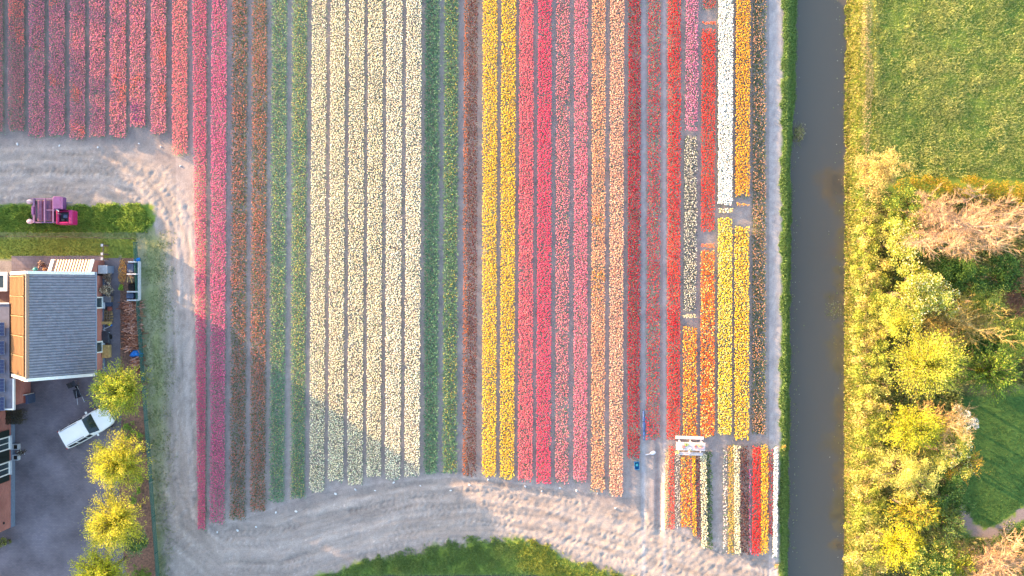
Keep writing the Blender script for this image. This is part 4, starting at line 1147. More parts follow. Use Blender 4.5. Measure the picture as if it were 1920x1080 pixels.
bed("dark maroon tulip bed with an orange left edge", [(112, 42, 48), (94, 36, 44), (128, 52, 50)], None, (870, 896), (867, 893), TOP, 895, dens=62, cover=.8, edge=('l', .3, [(206, 116, 56), (190, 100, 48)]), gpal=[(82, 74, 60), (72, 66, 54)], r=.036)
YELL = [(250, 206, 36), (246, 192, 24), (252, 220, 80)]
bed("bright yellow tulip bed, left of two next to the maroon bed", YELL, None, (905, 933), (904, 930), TOP, 895, dens=66, tail=.35)
bed("bright yellow tulip bed, right of two next to the coral bed", YELL, None, (940, 968), (937, 964), TOP, 900, dens=66)
bed("coral rose tulip bed right of the yellow pair", [(244, 114, 134), (236, 102, 128), (246, 132, 144)], None, (974, 1001), (971, 999), TOP, 903, dens=66, tail=.35)
bed("hot pink tulip bed right of the coral rose one", [(240, 70, 118), (230, 58, 110), (242, 92, 132)], None, (1009, 1035), (1005, 1033), TOP, 908, dens=68)
bed("dusty pink tulip bed with green showing through", [(226, 134, 152), (212, 116, 142), (232, 148, 162)], None, (1043, 1069), (1041, 1066), TOP, 908, dens=58, cover=.78, pamp=.45, tail=.4)
bed("mid pink tulip bed left of the peach pair", [(238, 126, 154), (224, 110, 144), (236, 142, 166)], None, (1077, 1103), (1075, 1101), TOP, 905, dens=62, cover=.88)
bed("peach tulip bed, left and more orange of two", [(240, 176, 136), (232, 160, 122), (246, 194, 158)], None, (1110, 1136), (1108, 1134), TOP, 925, dens=62, cover=.9, patch=[((238, 166, 74), 2.2, .45, 71)], tail=.5)
bed("pale peach tulip bed, right of two and longest", [(246, 186, 158), (238, 170, 142), (250, 206, 180)], None, (1144, 1171), (1142, 1168), TOP, 932, dens=62, cover=.92)
bed("deep crimson tulip bed ending beside the blue crate", [(172, 4, 50), (154, 4, 42), (188, 14, 58)], None, (1178, 1202), (1176, 1200), TOP, 862, dens=66, cover=.95, patch=[((150, 20, 44), 1.2, .42, 81)])
bed("crimson tulip bed with green showing, between two wide alleys", [(186, 28, 62), (170, 22, 54), (198, 48, 74)], None, (1215, 1239), (1211, 1237), TOP, 825, dens=54, cover=.74, pamp=.45)
bed("bright scarlet tulip bed running down to the picnic table", [(212, 20, 46), (200, 16, 44), (222, 44, 50)], None, (1252, 1277), (1250, 1275), TOP, 825, dens=66, patch=[((230, 66, 50), 1.5, .4, 85)])
bed("lilac pink tulip bed at the top of the mixed row", [(216, 124, 172), (204, 104, 158), (230, 150, 186)], None, (1286, 1310), (1284, 1309), TOP, 237, dens=56, cover=.9)
bed("thin row of lilac pink tulips across the gap below the lilac bed", [(226, 130, 170)], None, (1285, 1308), (1285, 1308), 238, 246, dens=60, cover=.8, leaves=20, tail=.02)
bed("sparse ivory tulip bed in the middle of the mixed row", [(220, 218, 206), (232, 228, 216), (204, 202, 184)], None, (1283, 1308), (1282, 1306), 254, 584, dens=46, cover=.76, r=.037, leaves=80, gpal=[(84, 98, 88), (96, 110, 98)])
bed("thin row of ivory tulips across the gap above the orange bed", [(240, 226, 180)], None, (1281, 1306), (1281, 1306), 589, 596, dens=60, cover=.8, leaves=20, tail=.02)
ORNG = [(246, 158, 30), (240, 130, 20), (252, 196, 60), (254, 214, 110), (236, 100, 24)]
bed("orange and yellow tulip bed at the foot of the mixed row above the picnic table", ORNG, [3, 2, 3, 2, 2], (1281, 1307), (1280, 1307), 612, 820, dens=58, r=.05)
bed("dull red tulip bed stub at the top edge", [(196, 60, 64), (170, 70, 66)], None, (1318, 1342), (1318, 1342), TOP, 17, dens=56, cover=.75)
bed("thin row of orange tulips near the top edge", [(244, 104, 44)], None, (1317, 1342), (1317, 1342), 40, 46, dens=70, cover=.9, leaves=20, tail=.02)
bed("orange red tulip bed between the lilac and white beds", [(220, 42, 36), (210, 30, 36), (230, 72, 44)], None, (1316, 1342), (1314, 1340), 52, 435, dens=66, cover=.96, tail=.45)
bed("thin row of orange tulips across the gap below the orange red bed", [(246, 120, 60), (250, 150, 70)], None, (1314, 1341), (1314, 1341), 457, 464, dens=70, cover=.9, leaves=20, tail=.02)
bed("flame orange tulip bed with pale tips right of the orange and yellow one", [(246, 124, 24), (240, 100, 20), (252, 176, 60), (255, 220, 130)], [3, 3, 2, 2], (1314, 1340), (1313, 1340), 469, 820, dens=60, r=.05)
bed("pure white tulip bed near the canal", [(252, 250, 240), (248, 244, 230), (255, 253, 248)], None, (1347, 1375), (1346, 1373), TOP, 384, dens=84, cover=.98, r=.052)
bed("thin row of white tulips below the pure white bed", [(252, 248, 230), (250, 226, 150)], None, (1347, 1374), (1347, 1374), 391, 399, dens=70, cover=.9, leaves=20, tail=.03)
LYEL = [(254, 222, 70), (250, 206, 40), (255, 240, 150)]
bed("light yellow tulip bed below the pure white one", LYEL, [3, 3, 2], (1346, 1373), (1346, 1372), 408, 816, dens=60, r=.05)
bed("amber yellow tulip bed right of the pure white one", [(246, 180, 30), (240, 166, 22), (250, 198, 60)], None, (1380, 1408), (1378, 1406), TOP, 372, dens=64, cover=.96, r=.046, tail=.4)
bed("thin row of amber tulips across the gap near the canal", [(248, 176, 50)], None, (1380, 1404), (1380, 1404), 381, 387, dens=60, cover=.6, leaves=20, tail=.02)
bed("warm yellow tulip bed below the amber one", [(252, 208, 44), (246, 188, 26), (255, 234, 130)], [3, 3, 2], (1377, 1405), (1377, 1405), 424, 826, dens=60, r=.05)
bed("sparse apricot and olive tulip bed closest to the canal", [(222, 160, 128), (206, 148, 104), (230, 182, 146)], None, (1412, 1437), (1411, 1436), TOP, 815, dens=50, cover=.42, pamp=.45, r=.031, leaves=115, gpal=[(92, 104, 62), (82, 96, 58), (106, 114, 72)])
GP = "narrow trial strips beside the picnic table"
for lab, pal, t, b, y0, y1, kw in (
    ("pale apricot strip painting the sunlit left edge of the left trial plot", [(250, 190, 150), (244, 174, 130)], (1248, 1254), (1247, 1253), 845, 993, dict(dens=60)),  # sunlit edge of the red strip put in as apricot blossoms
    ("red trial strip on the left side of the left plot", [(232, 60, 66), (220, 44, 56), (238, 96, 80)], (1253, 1264), (1254, 1265), 836, 993, dict(dens=62)),
    ("thin grey white trial strip left of the orange one", [(214, 210, 206), (190, 190, 184)], (1266, 1274), (1266, 1275), 846, 990, dict(dens=52, cover=.72, gpal=[(84, 96, 84), (70, 84, 74)])),
    ("wide orange trial strip below the picnic table", ORNG, (1276, 1293), (1277, 1295), 850, 991, dict(dens=62, r=.05)),
    ("very thin pinkish red trial strip between orange and yellow", [(240, 90, 90), (250, 150, 130)], (1294, 1297), (1295, 1299), 856, 995, dict(dens=70)),
    ("narrow yellow trial strip of the left plot", [(250, 200, 30), (244, 176, 24)], (1297, 1304), (1299, 1306), 851, 1006, dict(dens=66, r=.05)),
    ("dark maroon trial strip of the left plot", [(130, 50, 66), (112, 44, 58), (150, 70, 70)], (1304, 1312), (1306, 1315), 851, 1014, dict(dens=60, cover=.8, gpal=[(96, 72, 70), (84, 66, 62)])),
    ("cream trial strip of the left plot", [(252, 242, 214), (246, 230, 196)], (1313, 1324), (1315, 1327), 850, 1029, dict(dens=70, r=.048)),
    ("dark green trial strip without flowers", [(90, 124, 70)], (1325, 1334), (1327, 1336), 848, 1029, dict(dens=20, cover=.2, leaves=150, gpal=[(66, 96, 56), (78, 108, 62)])),
    ("sparse white dotted trial strip at the left of the right plot", [(226, 210, 206), (236, 226, 224)], (1355, 1363), (1356, 1364), 842, 1038, dict(dens=46, cover=.6, leaves=22)),
    ("olive yellow trial strip of the right plot", [(206, 186, 90), (190, 170, 80), (220, 160, 90)], (1365, 1376), (1365, 1376), 834, 1040, dict(dens=60, cover=.85, gpal=[(120, 126, 66), (106, 116, 60)])),
    ("ivory trial strip of the right plot", [(250, 240, 210), (244, 230, 190)], (1376, 1387), (1377, 1388), 834, 1041, dict(dens=70, r=.048)),
    ("wide blackish maroon trial strip", [(84, 46, 60), (66, 42, 54), (104, 58, 58), (140, 80, 72)], (1388, 1404), (1389, 1405), 836, 1040, dict(dens=60, cover=.8, gpal=[(78, 72, 66), (70, 66, 60)])),
    ("thin purple trial strip of the right plot", [(170, 70, 150), (200, 110, 176)], (1404, 1407), (1405, 1408), 872, 1040, dict(dens=70)),
    ("bright red trial strip of the right plot", [(232, 36, 40), (222, 28, 40)], (1411, 1427), (1410, 1426), 836, 1041, dict(dens=66, r=.046)),
    ("golden yellow trial strip of the right plot", [(250, 194, 30), (244, 178, 20), (252, 214, 80)], (1427, 1440), (1426, 1440), 833, 1040, dict(dens=66, r=.048)),
    ("thin crimson trial strip beside the white one", [(186, 40, 56), (160, 44, 56)], (1441, 1449), (1441, 1448), 842, 1006, dict(dens=54, cover=.7)),
    ("pure white trial strip closest to the canal", [(254, 252, 246), (248, 246, 240)], (1451, 1459), (1449, 1457), 838, 1046, dict(dens=84, r=.055, tail=.4))):
    bed(lab, pal, None, t, b, y0, y1, group=GP, **kw)

# ------------------------------------------------------------------ objects: car
def quad_strip(mb, A, B):
    n = len(A)
    mb.add(np.vstack([A, B]), [[i, i + 1, n + i + 1, n + i] for i in range(n - 1)])

car_c = (pt(118, 825, .9) + pt(203, 778, .9)) / 2
car = thing("estate_car", "white estate car parked askew on the yard under the golden trees", "car", (car_c[0], car_c[1], .034), math.atan2(778 - 825, -(203 - 118)) + PI)
car.rotation_euler = (0, 0, math.atan2(825 - 778, 203 - 118))
# stations along x (rear -2.02 .. front 2.02): x, half width at belt, belt z, top half width, top z
ST = [(-2.02, .70, .80, .62, .86), (-1.96, .80, .92, .66, 1.10), (-1.72, .84, .94, .64, 1.46), (-.9, .87, .94, .67, 1.52), (-.1, .87, .93, .66, 1.51), (.28, .87, .93, .62, 1.44),
      (.98, .86, .92, .74, 1.0), (1.5, .82, .84, .66, .93), (1.86, .72, .72, .56, .82), (2.03, .52, .60, .42, .66)]
body = MB(); rings = []
for (x, wb, zb, wt, zt) in ST:
    crown_ = .035 if wt < .7 else .02
    rings.append(np.array([(x, -wb * .90, .22), (x, -wb, .42), (x, -wb, zb - .12), (x, -wb * .975, zb), (x, -wt, zt), (x, -wt * .5, zt + crown_), (x, 0, zt + crown_ * 1.3), (x, wt * .5, zt + crown_), (x, wt, zt), (x, wb * .975, zb), (x, wb, zb - .12), (x, wb, .42), (x, wb * .90, .22)], float))
nr_ = 13
V = np.vstack(rings); F = []
for i in range(len(rings) - 1):
    for j in range(nr_):
        F.append([i * nr_ + j, i * nr_ + (j + 1) % nr_, (i + 1) * nr_ + (j + 1) % nr_, (i + 1) * nr_ + j])
F.append(list(range(nr_))); F.append([(len(rings) - 1) * nr_ + j for j in range(nr_ - 1, -1, -1)])
body.add(V, F)
body.build("body", M_carpaint, car, sm=False)
def pane_between(name, s0, s1, j0, j1, t0, t1, u0=0.0, u1=1.0, off=.008, m=None):
    a, b = rings[s0], rings[s1]
    js = list(range(j0, j1 + 1))
    A = np.array([a[j] for j in js]); B = np.array([b[j] for j in js])
    if len(js) == 2:
        A = np.array([A[0] + (A[1] - A[0]) * u0, A[0] + (A[1] - A[0]) * u1]); B = np.array([B[0] + (B[1] - B[0]) * u0, B[0] + (B[1] - B[0]) * u1])
    P0 = A + (B - A) * t0; P1 = A + (B - A) * t1
    nrm = np.cross(P0[-1] - P0[0], P1[0] - P0[0]); nrm /= np.linalg.norm(nrm)
    c = (P0.mean(0) + P1.mean(0)) / 2
    if np.dot(nrm, c - np.array((c[0] * .7, 0, .5))) < 0: nrm = -nrm
    mb = MB(); quad_strip(mb, P0 + nrm * off, P1 + nrm * off)
    quad_strip(mb, P0 - nrm * .01, P1 - nrm * .01)
    return mb.build(name, m or M_carglass, car)
pane_between("windscreen", 5, 6, 4, 8, .03, .93)
pane_between("rear_window", 1, 2, 4, 8, .35, .92)
for j, s in ((3, -1), (8, 1)):
    u = (.12, .86) if j == 3 else (.14, .88)
    pane_between("side_window", 2, 3, j, j + 1, .08, .94, *u)
    pane_between("side_window", 3, 4, j, j + 1, .06, .97, *u)
    pane_between("side_window", 4, 5, j, j + 1, .06, 1.0, *u)
    MB().box((.62, s * .95, .98), (.14, .2, .12), bev=.03).build("mirror", M_carpaint, car)
    MB().box((1.78, s * .62, .70), (.26, .2, .13), rz=-s * .5, bev=.03).build("headlight", M_lamp, car)
    MB().box((-1.97, s * .71, .88), (.1, .16, .3), bev=.02).build("tail_light", M_redlamp, car)
    MB().tube((-1.6, s * .60, 1.535), (-.1, s * .60, 1.565), .022, n=6).build("roof_rail", M_steel, car)
    for xw in (-1.28, 1.28):
        wh = bpy.data.objects.new("wheel", None); COL.objects.link(wh); wh.parent = car; wh.location = (xw, s * .78, .31)
        MB().tube((0, -.1, 0), (0, .1, 0), .31, n=18).build("tyre", M_rubber, wh)
        MB().tube((0, -.106, 0), (0, .106, 0), .2, n=14).build("rim", M_alloy, wh)
MB().box((2.02, 0, .42), (.06, 1.0, .16), bev=.02).build("grille", M_black, car)
MB().box((-2.02, 0, .42), (.08, 1.3, .18), bev=.03).build("bumper", M_black, car)

# ------------------------------------------------------------------ bulb machine on the weeds
mc = pt(96, 397, 1.2)
mach = thing("bulb_harvester", "mauve and magenta bulb harvesting machine parked on the weeds", "machine", (mc[0], mc[1], 0))
def mp(px, py, h): return pt(px, py, h) - np.array((mc[0], mc[1], 0))
fr = MB()
for y_ in (373, 417):
    fr.box((mp(64, y_, 1.5) + mp(118, y_, 1.5)) / 2, (2.3, .1, .12))
fr.box((mp(64, 395, 1.5)), (.14, 1.86, .14)); fr.box(mp(84, 395, 1.75), (.1, 1.8, .1)); fr.box(mp(100, 395, 1.75), (.1, 1.8, .1))
fr.box((mp(84, 394, 1.75) + mp(104, 394, 1.75)) / 2, (.8, .06, .06))
for x_ in (64, 84, 100, 116):
    for y_ in (373, 417):
        p = mp(x_, y_, 0); fr.tube((p[0], p[1], .5), mp(x_, y_, 1.7), .04, n=6)
fr.box(mp(92, 395, .55), (2.6, .9, .12))
fr.build("frame", M_mauve, mach)
for x_, r_, hh in ((76, .2, 1.55), (87, .22, 1.45), (94, .2, 1.4)):
    a = mp(x_, 376, hh); b = mp(x_, 414, hh)
    MB().tube(a, b, r_, n=16).build("roller", M_pinkroll, mach)
rb = bpy.data.objects.new("hopper", None); COL.objects.link(rb); rb.parent = mach
MB().box(mp(112, 381, 1.7), (.62, .95, .9), bev=.06).build("hopper_body", M_purple, rb)
MB().box(mp(116, 381, 2.18), (.2, .9, .06), bev=.02).build("hopper_ridge", M_purple, rb)
cabp = bpy.data.objects.new("engine_cover", None); COL.objects.link(cabp); cabp.parent = mach
eb = MB(); cpos = mp(125, 408, 1.4)
for dx, dy, sx, sy in ((.5, 0, .28, 1.1), (-.5, 0, .2, 1.1), (0, -.46, .8, .2), (0, .48, .8, .14)):
    eb.box(cpos + (dx, dy, 0), (sx, sy, .9), bev=.07)
eb.build("cover_shell", M_magenta, cabp)
MB().box(cpos + (0, 0, -.1), (.78, .74, .5)).build("engine_block", M_darkgrey, cabp)
MB().box(cpos + (.05, .08, .22), (.36, .3, .14), bev=.04).build("air_filter", M_slate, cabp)
MB().box(cpos + (-.12, -.2, .25), (.3, .24, .2), bev=.05).build("driver_seat", M_black, cabp)
MB().tube(cpos + (-.3, .25, .1), cpos + (-.3, .25, .7), .04, n=8).build("exhaust", M_steel, cabp)
for y_ in (378, 415):
    p = mp(55, y_, 1.2)
    MB().lathe((p[0], p[1], 1.05), [(.06, -.1), (.2, -.02), (.21, .1), (.14, .2), (.04, .24)], 12, 1.25, .9).build("wheel_guard", M_guard, mach)
for x_ in (64, 112):
    for y_ in (380, 412):
        p = mp(x_, y_, .35)
        wh = bpy.data.objects.new("wheel", None); COL.objects.link(wh); wh.parent = mach; wh.location = (p[0], p[1], .38)
        MB().tube((0, -.12, 0), (0, .12, 0), .38, n=16).build("tyre", M_rubber, wh)
        MB().tube((0, -.125, 0), (0, .125, 0), .2, n=12).build("rim", M_magenta, wh)
MB().tube(mp(122, 380, 1.0), mp(136, 380, .7), .05, n=6).build("drawbar", M_steel, mach)
for x_, hh in ((76, 1.76), (87, 1.68), (94, 1.61)):
    sl_ = MB()
    for a_ in range(5):
        an = (a_ - 2) * .38
        p0_ = mp(x_, 377, hh - .2) + (math.sin(an) * .215, 0, math.cos(an) * .215); p1_ = mp(x_, 413, hh - .2) + (math.sin(an) * .215, 0, math.cos(an) * .215)
        sl_.tube(p0_, p1_, .016, n=5)
    sl_.build("roller_slats", M_mauve, mach, 'stuff')
for k_, (xa, ya, xb, yb) in enumerate(((104, 396, 116, 402), (104, 400, 117, 410), (100, 388, 108, 392))):
    a_ = mp(xa, ya, 1.5); b_ = mp(xb, yb, 1.6); m_ = (a_ + b_) / 2 + (0, .1, .25)
    MB().path([a_, (a_ + m_) / 2 + (0, 0, .08), m_, (m_ + b_) / 2 + (0, 0, .06), b_], .022, 6).build("hydraulic_hose", M_black, mach)
MB().box(mp(107, 408, .95), (.5, .9, .5), bev=.04).build("gearbox", M_darkgrey, mach)
MB().box(mp(80, 395, .8), (1.0, 1.5, .1), bev=.02).build("conveyor_floor", M_darkgrey, mach)
MB().box(mp(62, 395, 1.72), (.18, .62, .2), bev=.03).build("control_box", M_purple, mach)
MB().tube(mp(105, 391, 1.9), mp(110, 396, 2.0), .05, n=8).build("filter_can", M_white, mach)

# ------------------------------------------------------------------ picnic table
pc = pt(1295, 837, .75)
pic = thing("picnic_table", "white picnic table with attached benches at the end of the scarlet bed", "picnic table", (pc[0], pc[1], 0), R(-2))
for i in range(4):
    MB().box((0, -.24 + i * .16, .75), (2.25, .15, .04), bev=.006).build("table_board", M_whitewood, pic)
for s in (-1, 1):
    for k in range(2):
        MB().box((-.04 if s > 0 else .06, s * (.56 + k * .125), .46), (2.2 if s > 0 else 1.95, .115, .04), bev=.006).build("bench_board", M_whitewood, pic)
for x_ in (-.85, 0, .85):
    lg = MB()
    lg.box((x_, 0, .69), (.07, .62, .08))
    lg.box((x_, 0, .40), (.07, 1.4, .08))
    for s in (-1, 1):
        lg.tube((x_ + .05, s * .52, .0), (x_ + .05, s * .24, .68), .045, n=4)
    lg.build("trestle", M_whitewood, pic)
for i, (x_, y_, c, lab) in enumerate(((1281, 837, (226, 96, 110), "rose pink tulip bunch lying on the left of the table"), (1287, 834, (150, 176, 60), "lime green bunch of leaves near the table's upper edge"),
                                      (1294, 841, (250, 246, 240), "white tulip bunch hanging over the middle of the table's edge"), (1304, 838, (200, 70, 100), "crimson tulip bunch right of the table's middle"),
                                      (1311, 835, (246, 226, 140), "pale yellow tulip bunch on the right of the table"), (1315, 839, (238, 150, 170), "soft pink tulip bunch at the table's right end"),
                                      (1270, 848, (240, 232, 130), "lemon yellow bunch at the left end of the lower bench"))):
    hh = .79 if i < 6 else .5
    p = pt(x_, y_, hh)
    o = thing("tulip_bunch", lab, "flowers", (p[0], p[1], hh), 0, "bunches of cut tulips on the picnic table")
    g = np.random.default_rng(900 + i)
    bm_ = MB()
    for _ in range(9):
        q = g.normal(0, .075, 2); s_ = g.uniform(.03, .045)
        bm_.lathe((q[0], q[1], .0), [(s_ * .4, .0), (s_, s_ * .8), (s_ * .7, s_ * 1.8), (s_ * .15, s_ * 2.1)], 6)
    bm_.build("blossoms", mat("cut_tulip_%d" % i, c, .6, .1, 20), o, 'stuff')
    st_ = MB()
    for _ in range(7):
        q = g.normal(0, .06, 2); st_.tube((q[0], q[1], .015), (q[0] + g.uniform(-.05, .05), q[1] + g.uniform(.08, .2) * (1 if i % 2 else -1), .012), .008, n=4)
    st_.build("stems", mat("cut_stem_%d" % i, (110, 150, 70), .6, .1, 20), o, 'stuff')

# ------------------------------------------------------------------ small things in the field
p = pt(1207, 797, .1)
bt = thing("folded_fleece", "long blue roll of folded fleece lying in the alley beside the crimson bed", "fleece roll", (p[0], p[1], 0), R(91.5))
MB().lathe((0, 0, 0), [(.01, 0)], 4)
rl = MB(); gg = np.random.default_rng(5)
for k, (a, b, r_) in enumerate(((-1.2, -.75, .05), (-.78, -.1, .1), (-.12, .62, .11), (.6, 1.12, .07))):
    rl.tube((a, gg.uniform(-.015, .015), r_ + .01), (b, gg.uniform(-.015, .015), r_ + .01), r_, r_ * .9, 10)
rl.build("fleece", M_blueroll, bt)
bands = MB()
for x_ in (-.45, .3):
    bands.tube((x_ - .02, 0, .12), (x_ + .02, 0, .12), .12, n=10)
bands.build("strap", M_darkgrey, bt)
p = pt(1194, 873, .15)
bc = thing("plastic_crate", "blue plastic crate on bare soil below the crimson bed", "crate", (p[0], p[1], .01), R(4))
cr_ = MB()
cr_.box((0, 0, .015), (.36, .6, .03)); cr_.box((-.17, 0, .14), (.025, .6, .25)); cr_.box((.17, 0, .14), (.025, .6, .25)); cr_.box((0, -.29, .14), (.31, .025, .25)); cr_.box((0, .29, .14), (.31, .025, .25))
cr_.build("crate_body", M_blueplastic, bc)
MB().box((.0, .05, .12), (.2, .2, .14), bev=.03).build("crate_liner", M_cyan, bc)
p = pt(1222, 850, .1)
wb_ = thing("white_sack", "crumpled white sack on the soil left of the trial strips", "sack", (p[0], p[1], .01), R(12))
MB().lathe((.1, .02, 0), [(.16, 0), (.2, .08), (.13, .17), (.05, .2)], 9, 1.2, .8).build("sack_body", M_bluetube, wb_)
MB().box((-.25, -.03, .02), (.5, .07, .03), bev=.01).build("sack_tie", M_bluetube, wb_)

MARKS = [(32, 270, "below the second short rose bed"), (111, 273, "between two short rose beds, larger and oblong"), (183, 276, "below the fifth short rose bed"), (260, 269, "below the eighth short rose bed"), (301, 275, "below the ninth short rose bed"), (338, 311, "below the coral bed's end at the track corner"),
         (407, 998, "below the magenta bed's end"), (445, 995, "below the left brick orange bed"), (480, 988, "below the right brick orange bed"), (517, 961, "below the left lemon dotted green bed"), (555, 959, "below the right lemon dotted green bed"),
         (629, 926, "below the second cream bed"), (666, 918, "below the third cream bed, long and flat"), (703, 920, "below the fourth cream bed"), (738, 905, "below the ragged fifth cream bed"), (788, 911, "below the palest cream bed"), (845, 920, "below the yellow specked green bed"),
         (880, 909, "below the dark maroon bed"), (915, 899, "below the left bright yellow bed"), (985, 912, "below the coral rose bed"), (1016, 921, "below the hot pink bed"), (1050, 915, "below the dusty pink bed"), (1081, 920, "below the mid pink bed"), (1120, 925, "below the orange peach bed"), (1154, 953, "below the longest peach bed")]
g = np.random.default_rng(77)
for i, (x_, y_, lab) in enumerate(MARKS):
    p = pt(x_, y_, .05)
    big = g.uniform(.065, .12)
    o = thing("marker_stone", "white stone on the soil " + lab, "stone", (p[0], p[1], float(ground_z(p[0], p[1])) - .01), g.uniform(0, 3), "white stones at the bed ends")
    mb = MB()
    mb.lathe((0, 0, 0), [(big * .8, 0), (big, big * .4), (big * .75, big * .85), (big * .25, big * 1.0)], 8, 1.35 if i in (1, 12, 16) else 1.1, .75)
    mb.v[0] += g.normal(0, big * .08, mb.v[0].shape)
    mb.build("stone_body", M_stone, o)
for x_, y_, lab in ((1469, 838, "orange yellow flowering weed on the canal bank by the trial strips"), (1453, 1060, "orange yellow flowering weed at the bottom of the canal bank")):
    leafy("flowering_weed", lab, "plant", x_, y_, .2, .2, .22, .16, 120, [(214, 150, 50), (224, 176, 90), (110, 130, 50)], None, .07, int(x_), clumps=8, clr=.12, trunk=False, zmin=.05)

# debris in the canal
g = np.random.default_rng(88)
rd = pt(1496, 250, WATER_Z, WATER_Z)
o = thing("reed_clump", "clump of dead tan reeds leaning from the bank into the canal", "reeds", (rd[0], rd[1], WATER_Z))
P0 = np.column_stack([g.normal(-.15, .16, 160), g.normal(0, .32, 160), np.full(160, -.1)]); D = np.column_stack([g.uniform(-.1, .45, 160), g.normal(0, .25, 160), g.uniform(.1, .5, 160)])
V, F = tubes_np(P0, P0 + D, np.full(160, .016), np.full(160, .006), 3)
link("stalks", raw_mesh("stalks", V, [F], M_twig, tint=np.repeat(mixcol(g, 160, [(170, 158, 116), (150, 140, 110), (140, 150, 90)]), 6, 0)), o)
ly = g.normal(0, .3, (120, 2)); V, F = leaf_quads(np.column_stack([ly[:, 0] * .6 + .1, ly[:, 1], np.full(120, .1) + g.uniform(0, .2, 120)]), .14, g)
link("dead_leaves", raw_mesh("dead_leaves", V, [F], M_leaf, tint=np.repeat(mixcol(g, 120, [(176, 164, 120), (150, 156, 90), (190, 180, 150)]), 4, 0)), o)
n = 420
xs_ = np.where(g.random(n) < .6, gx(canal_l(0) - 4) + np.abs(g.normal(0, .25, n)), gx(1592) - np.abs(g.normal(0, .5, n)))
ys_ = g.uniform(-23, 23, n)
clus = g.random(n) < .25
xs_ = np.where(clus, gx(1572) + g.normal(0, .35, n), xs_); ys_ = np.where(clus, gy(580) + g.normal(0, .35, n), ys_)
C = np.column_stack([xs_, ys_, np.full(n, WATER_Z + .012)])
d2 = np.column_stack([g.normal(0, 1, n), g.normal(0, 1, n), np.zeros(n)])
V, F = leaf_quads(C, .10, g, dirs=d2, aspect=.8, upbias=30.0)
tag(link("floating_leaves", raw_mesh("floating_leaves", V, [F], M_leaf, tint=np.repeat(mixcol(g, n, [(150, 150, 110), (130, 140, 80), (176, 170, 150), (110, 116, 80)]), 4, 0)), None, 'stuff'), "pale leaves drifting along the canal edges")

# ------------------------------------------------------------------ farmyard clutter
def box_thing(name, label, cat, px, py, h, size, m, lid=None, rz=0.0, part="box_body", group=None):
    p = pt(px, py, h)
    o = thing(name, label, cat, (p[0], p[1], .034), R(rz), group)
    MB().box((0, 0, size[2] / 2), size, bev=.02).build(part, m, o)
    if lid:
        MB().box((0, 0, size[2] + .02), (size[0] + .05, size[1] + .05, .04), bev=.01).build("lid", lid, o)
    return o
leafy("dried_hydrangea", "round dry brown hydrangea against the barn near its top corner", "plant", 203, 521, .5, .42, .5, .45, 700, [(150, 130, 112), (120, 100, 86), (176, 156, 136)], None, .09, 401, clumps=20, clr=.16, zmin=.1)
leafy("dried_hydrangea", "large squarish dry hydrangea with pale seed heads beside the barn wall", "plant", 200, 543, .7, .5, .5, .5, 1500, [(150, 130, 108), (186, 170, 146), (110, 94, 80), (200, 190, 168)], None, .09, 402, clumps=44, clr=.15, zmin=.1)
box_thing("storage_bin", "weathered grey brown bin below the large dry hydrangea", "bin", 203, 561, .4, (.5, .44, .5), M_oldwood, M_steel)
box_thing("storage_bin", "dark blue low bin next to the barn's upper window", "bin", 201, 570, .3, (.62, .32, .36), M_slate, M_slate)
p = pt(207, 579, .2); o = thing("flower_pot", "round red clay pot beside the stacked pallets", "pot", (p[0], p[1], .034))
MB().lathe((0, 0, 0), [(.1, 0), (.16, .24), (.19, .24), (.19, .3), (.15, .3)], 12).build("pot_body", M_redpot, o)
MB().lathe((0, 0, .24), [(.14, 0), (.14, .02)], 12).build("pot_soil", M_darksoil, o)
p = pt(200, 592, .3); o = thing("timber_stack", "stack of loose timber and pallets leaning on the barn wall", "timber", (p[0], p[1], .034))
g = np.random.default_rng(45)
for k in range(9):
    MB().box((g.uniform(-.06, .06), -.45 + k * .11, .08 + .045 * (k % 3)), (g.uniform(.6, .95), .09, .045), rz=g.uniform(-.12, .12)).build("plank", M_wood if k % 2 else M_oldwood, o)
for k in range(3):
    MB().box((-.2 + k * .2, -.05, .24), (.08, .9, .05), rz=g.uniform(-.1, .1)).build("plank", M_oldwood, o)
MB().box((-.1, -.5, .4), (1.1, .1, .04), tilt=('y', .2)).build("plank", M_wood, o)
MB().box((-.08, -.62, .38), (1.0, .09, .04), tilt=('y', .22)).build("plank", M_wood, o)
p = pt(203, 607, .25); o = thing("yellow_sack", "small yellow sack lying below the timber stack", "sack", (p[0], p[1], .034), R(-35))
MB().lathe((0, 0, 0), [(.12, 0), (.17, .08), (.13, .2), (.04, .24)], 10, 1.4, .8).build("sack_body", M_yellow, o)
MB().box((.2, 0, .1), (.16, .14, .12), bev=.03).build("sack_end", M_blue, o)
p = pt(199, 618, .4); o = thing("trestle", "grey folding A shaped trestle by the barn wall", "trestle", (p[0], p[1], .034))
for s in (-1, 1):
    MB().box((0, s * .12, .38), (.62, .05, .05), rz=s * .42).build("leg", M_concrete, o)
MB().box((-.15, 0, .3), (.05, .34, .05)).build("cross_bar", M_concrete, o)
p = pt(199, 632, .3); o = thing("covered_trailer", "dark covered hand trailer between the trestle and the wooden chest", "trailer", (p[0], p[1], .034), R(4))
MB().box((0, 0, .32), (.58, .95, .34), bev=.06).build("cover", M_darkgrey, o)
for s in (-1, 1):
    MB().tube((s * .31, 0, .17), (s * .37, 0, .17), .17, n=12).build("wheel", M_rubber, o)
MB().tube((.02, -.48, .25), (.02, -.75, .2), .025, n=6).build("handle", M_redpot, o)
p = pt(198, 659, .5); o = thing("wooden_chest", "pale wooden chest of three boards beside the barn's lower window", "chest", (p[0], p[1], .034))
MB().box((0, 0, .25), (.48, .98, .5)).build("chest_body", M_wood, o)
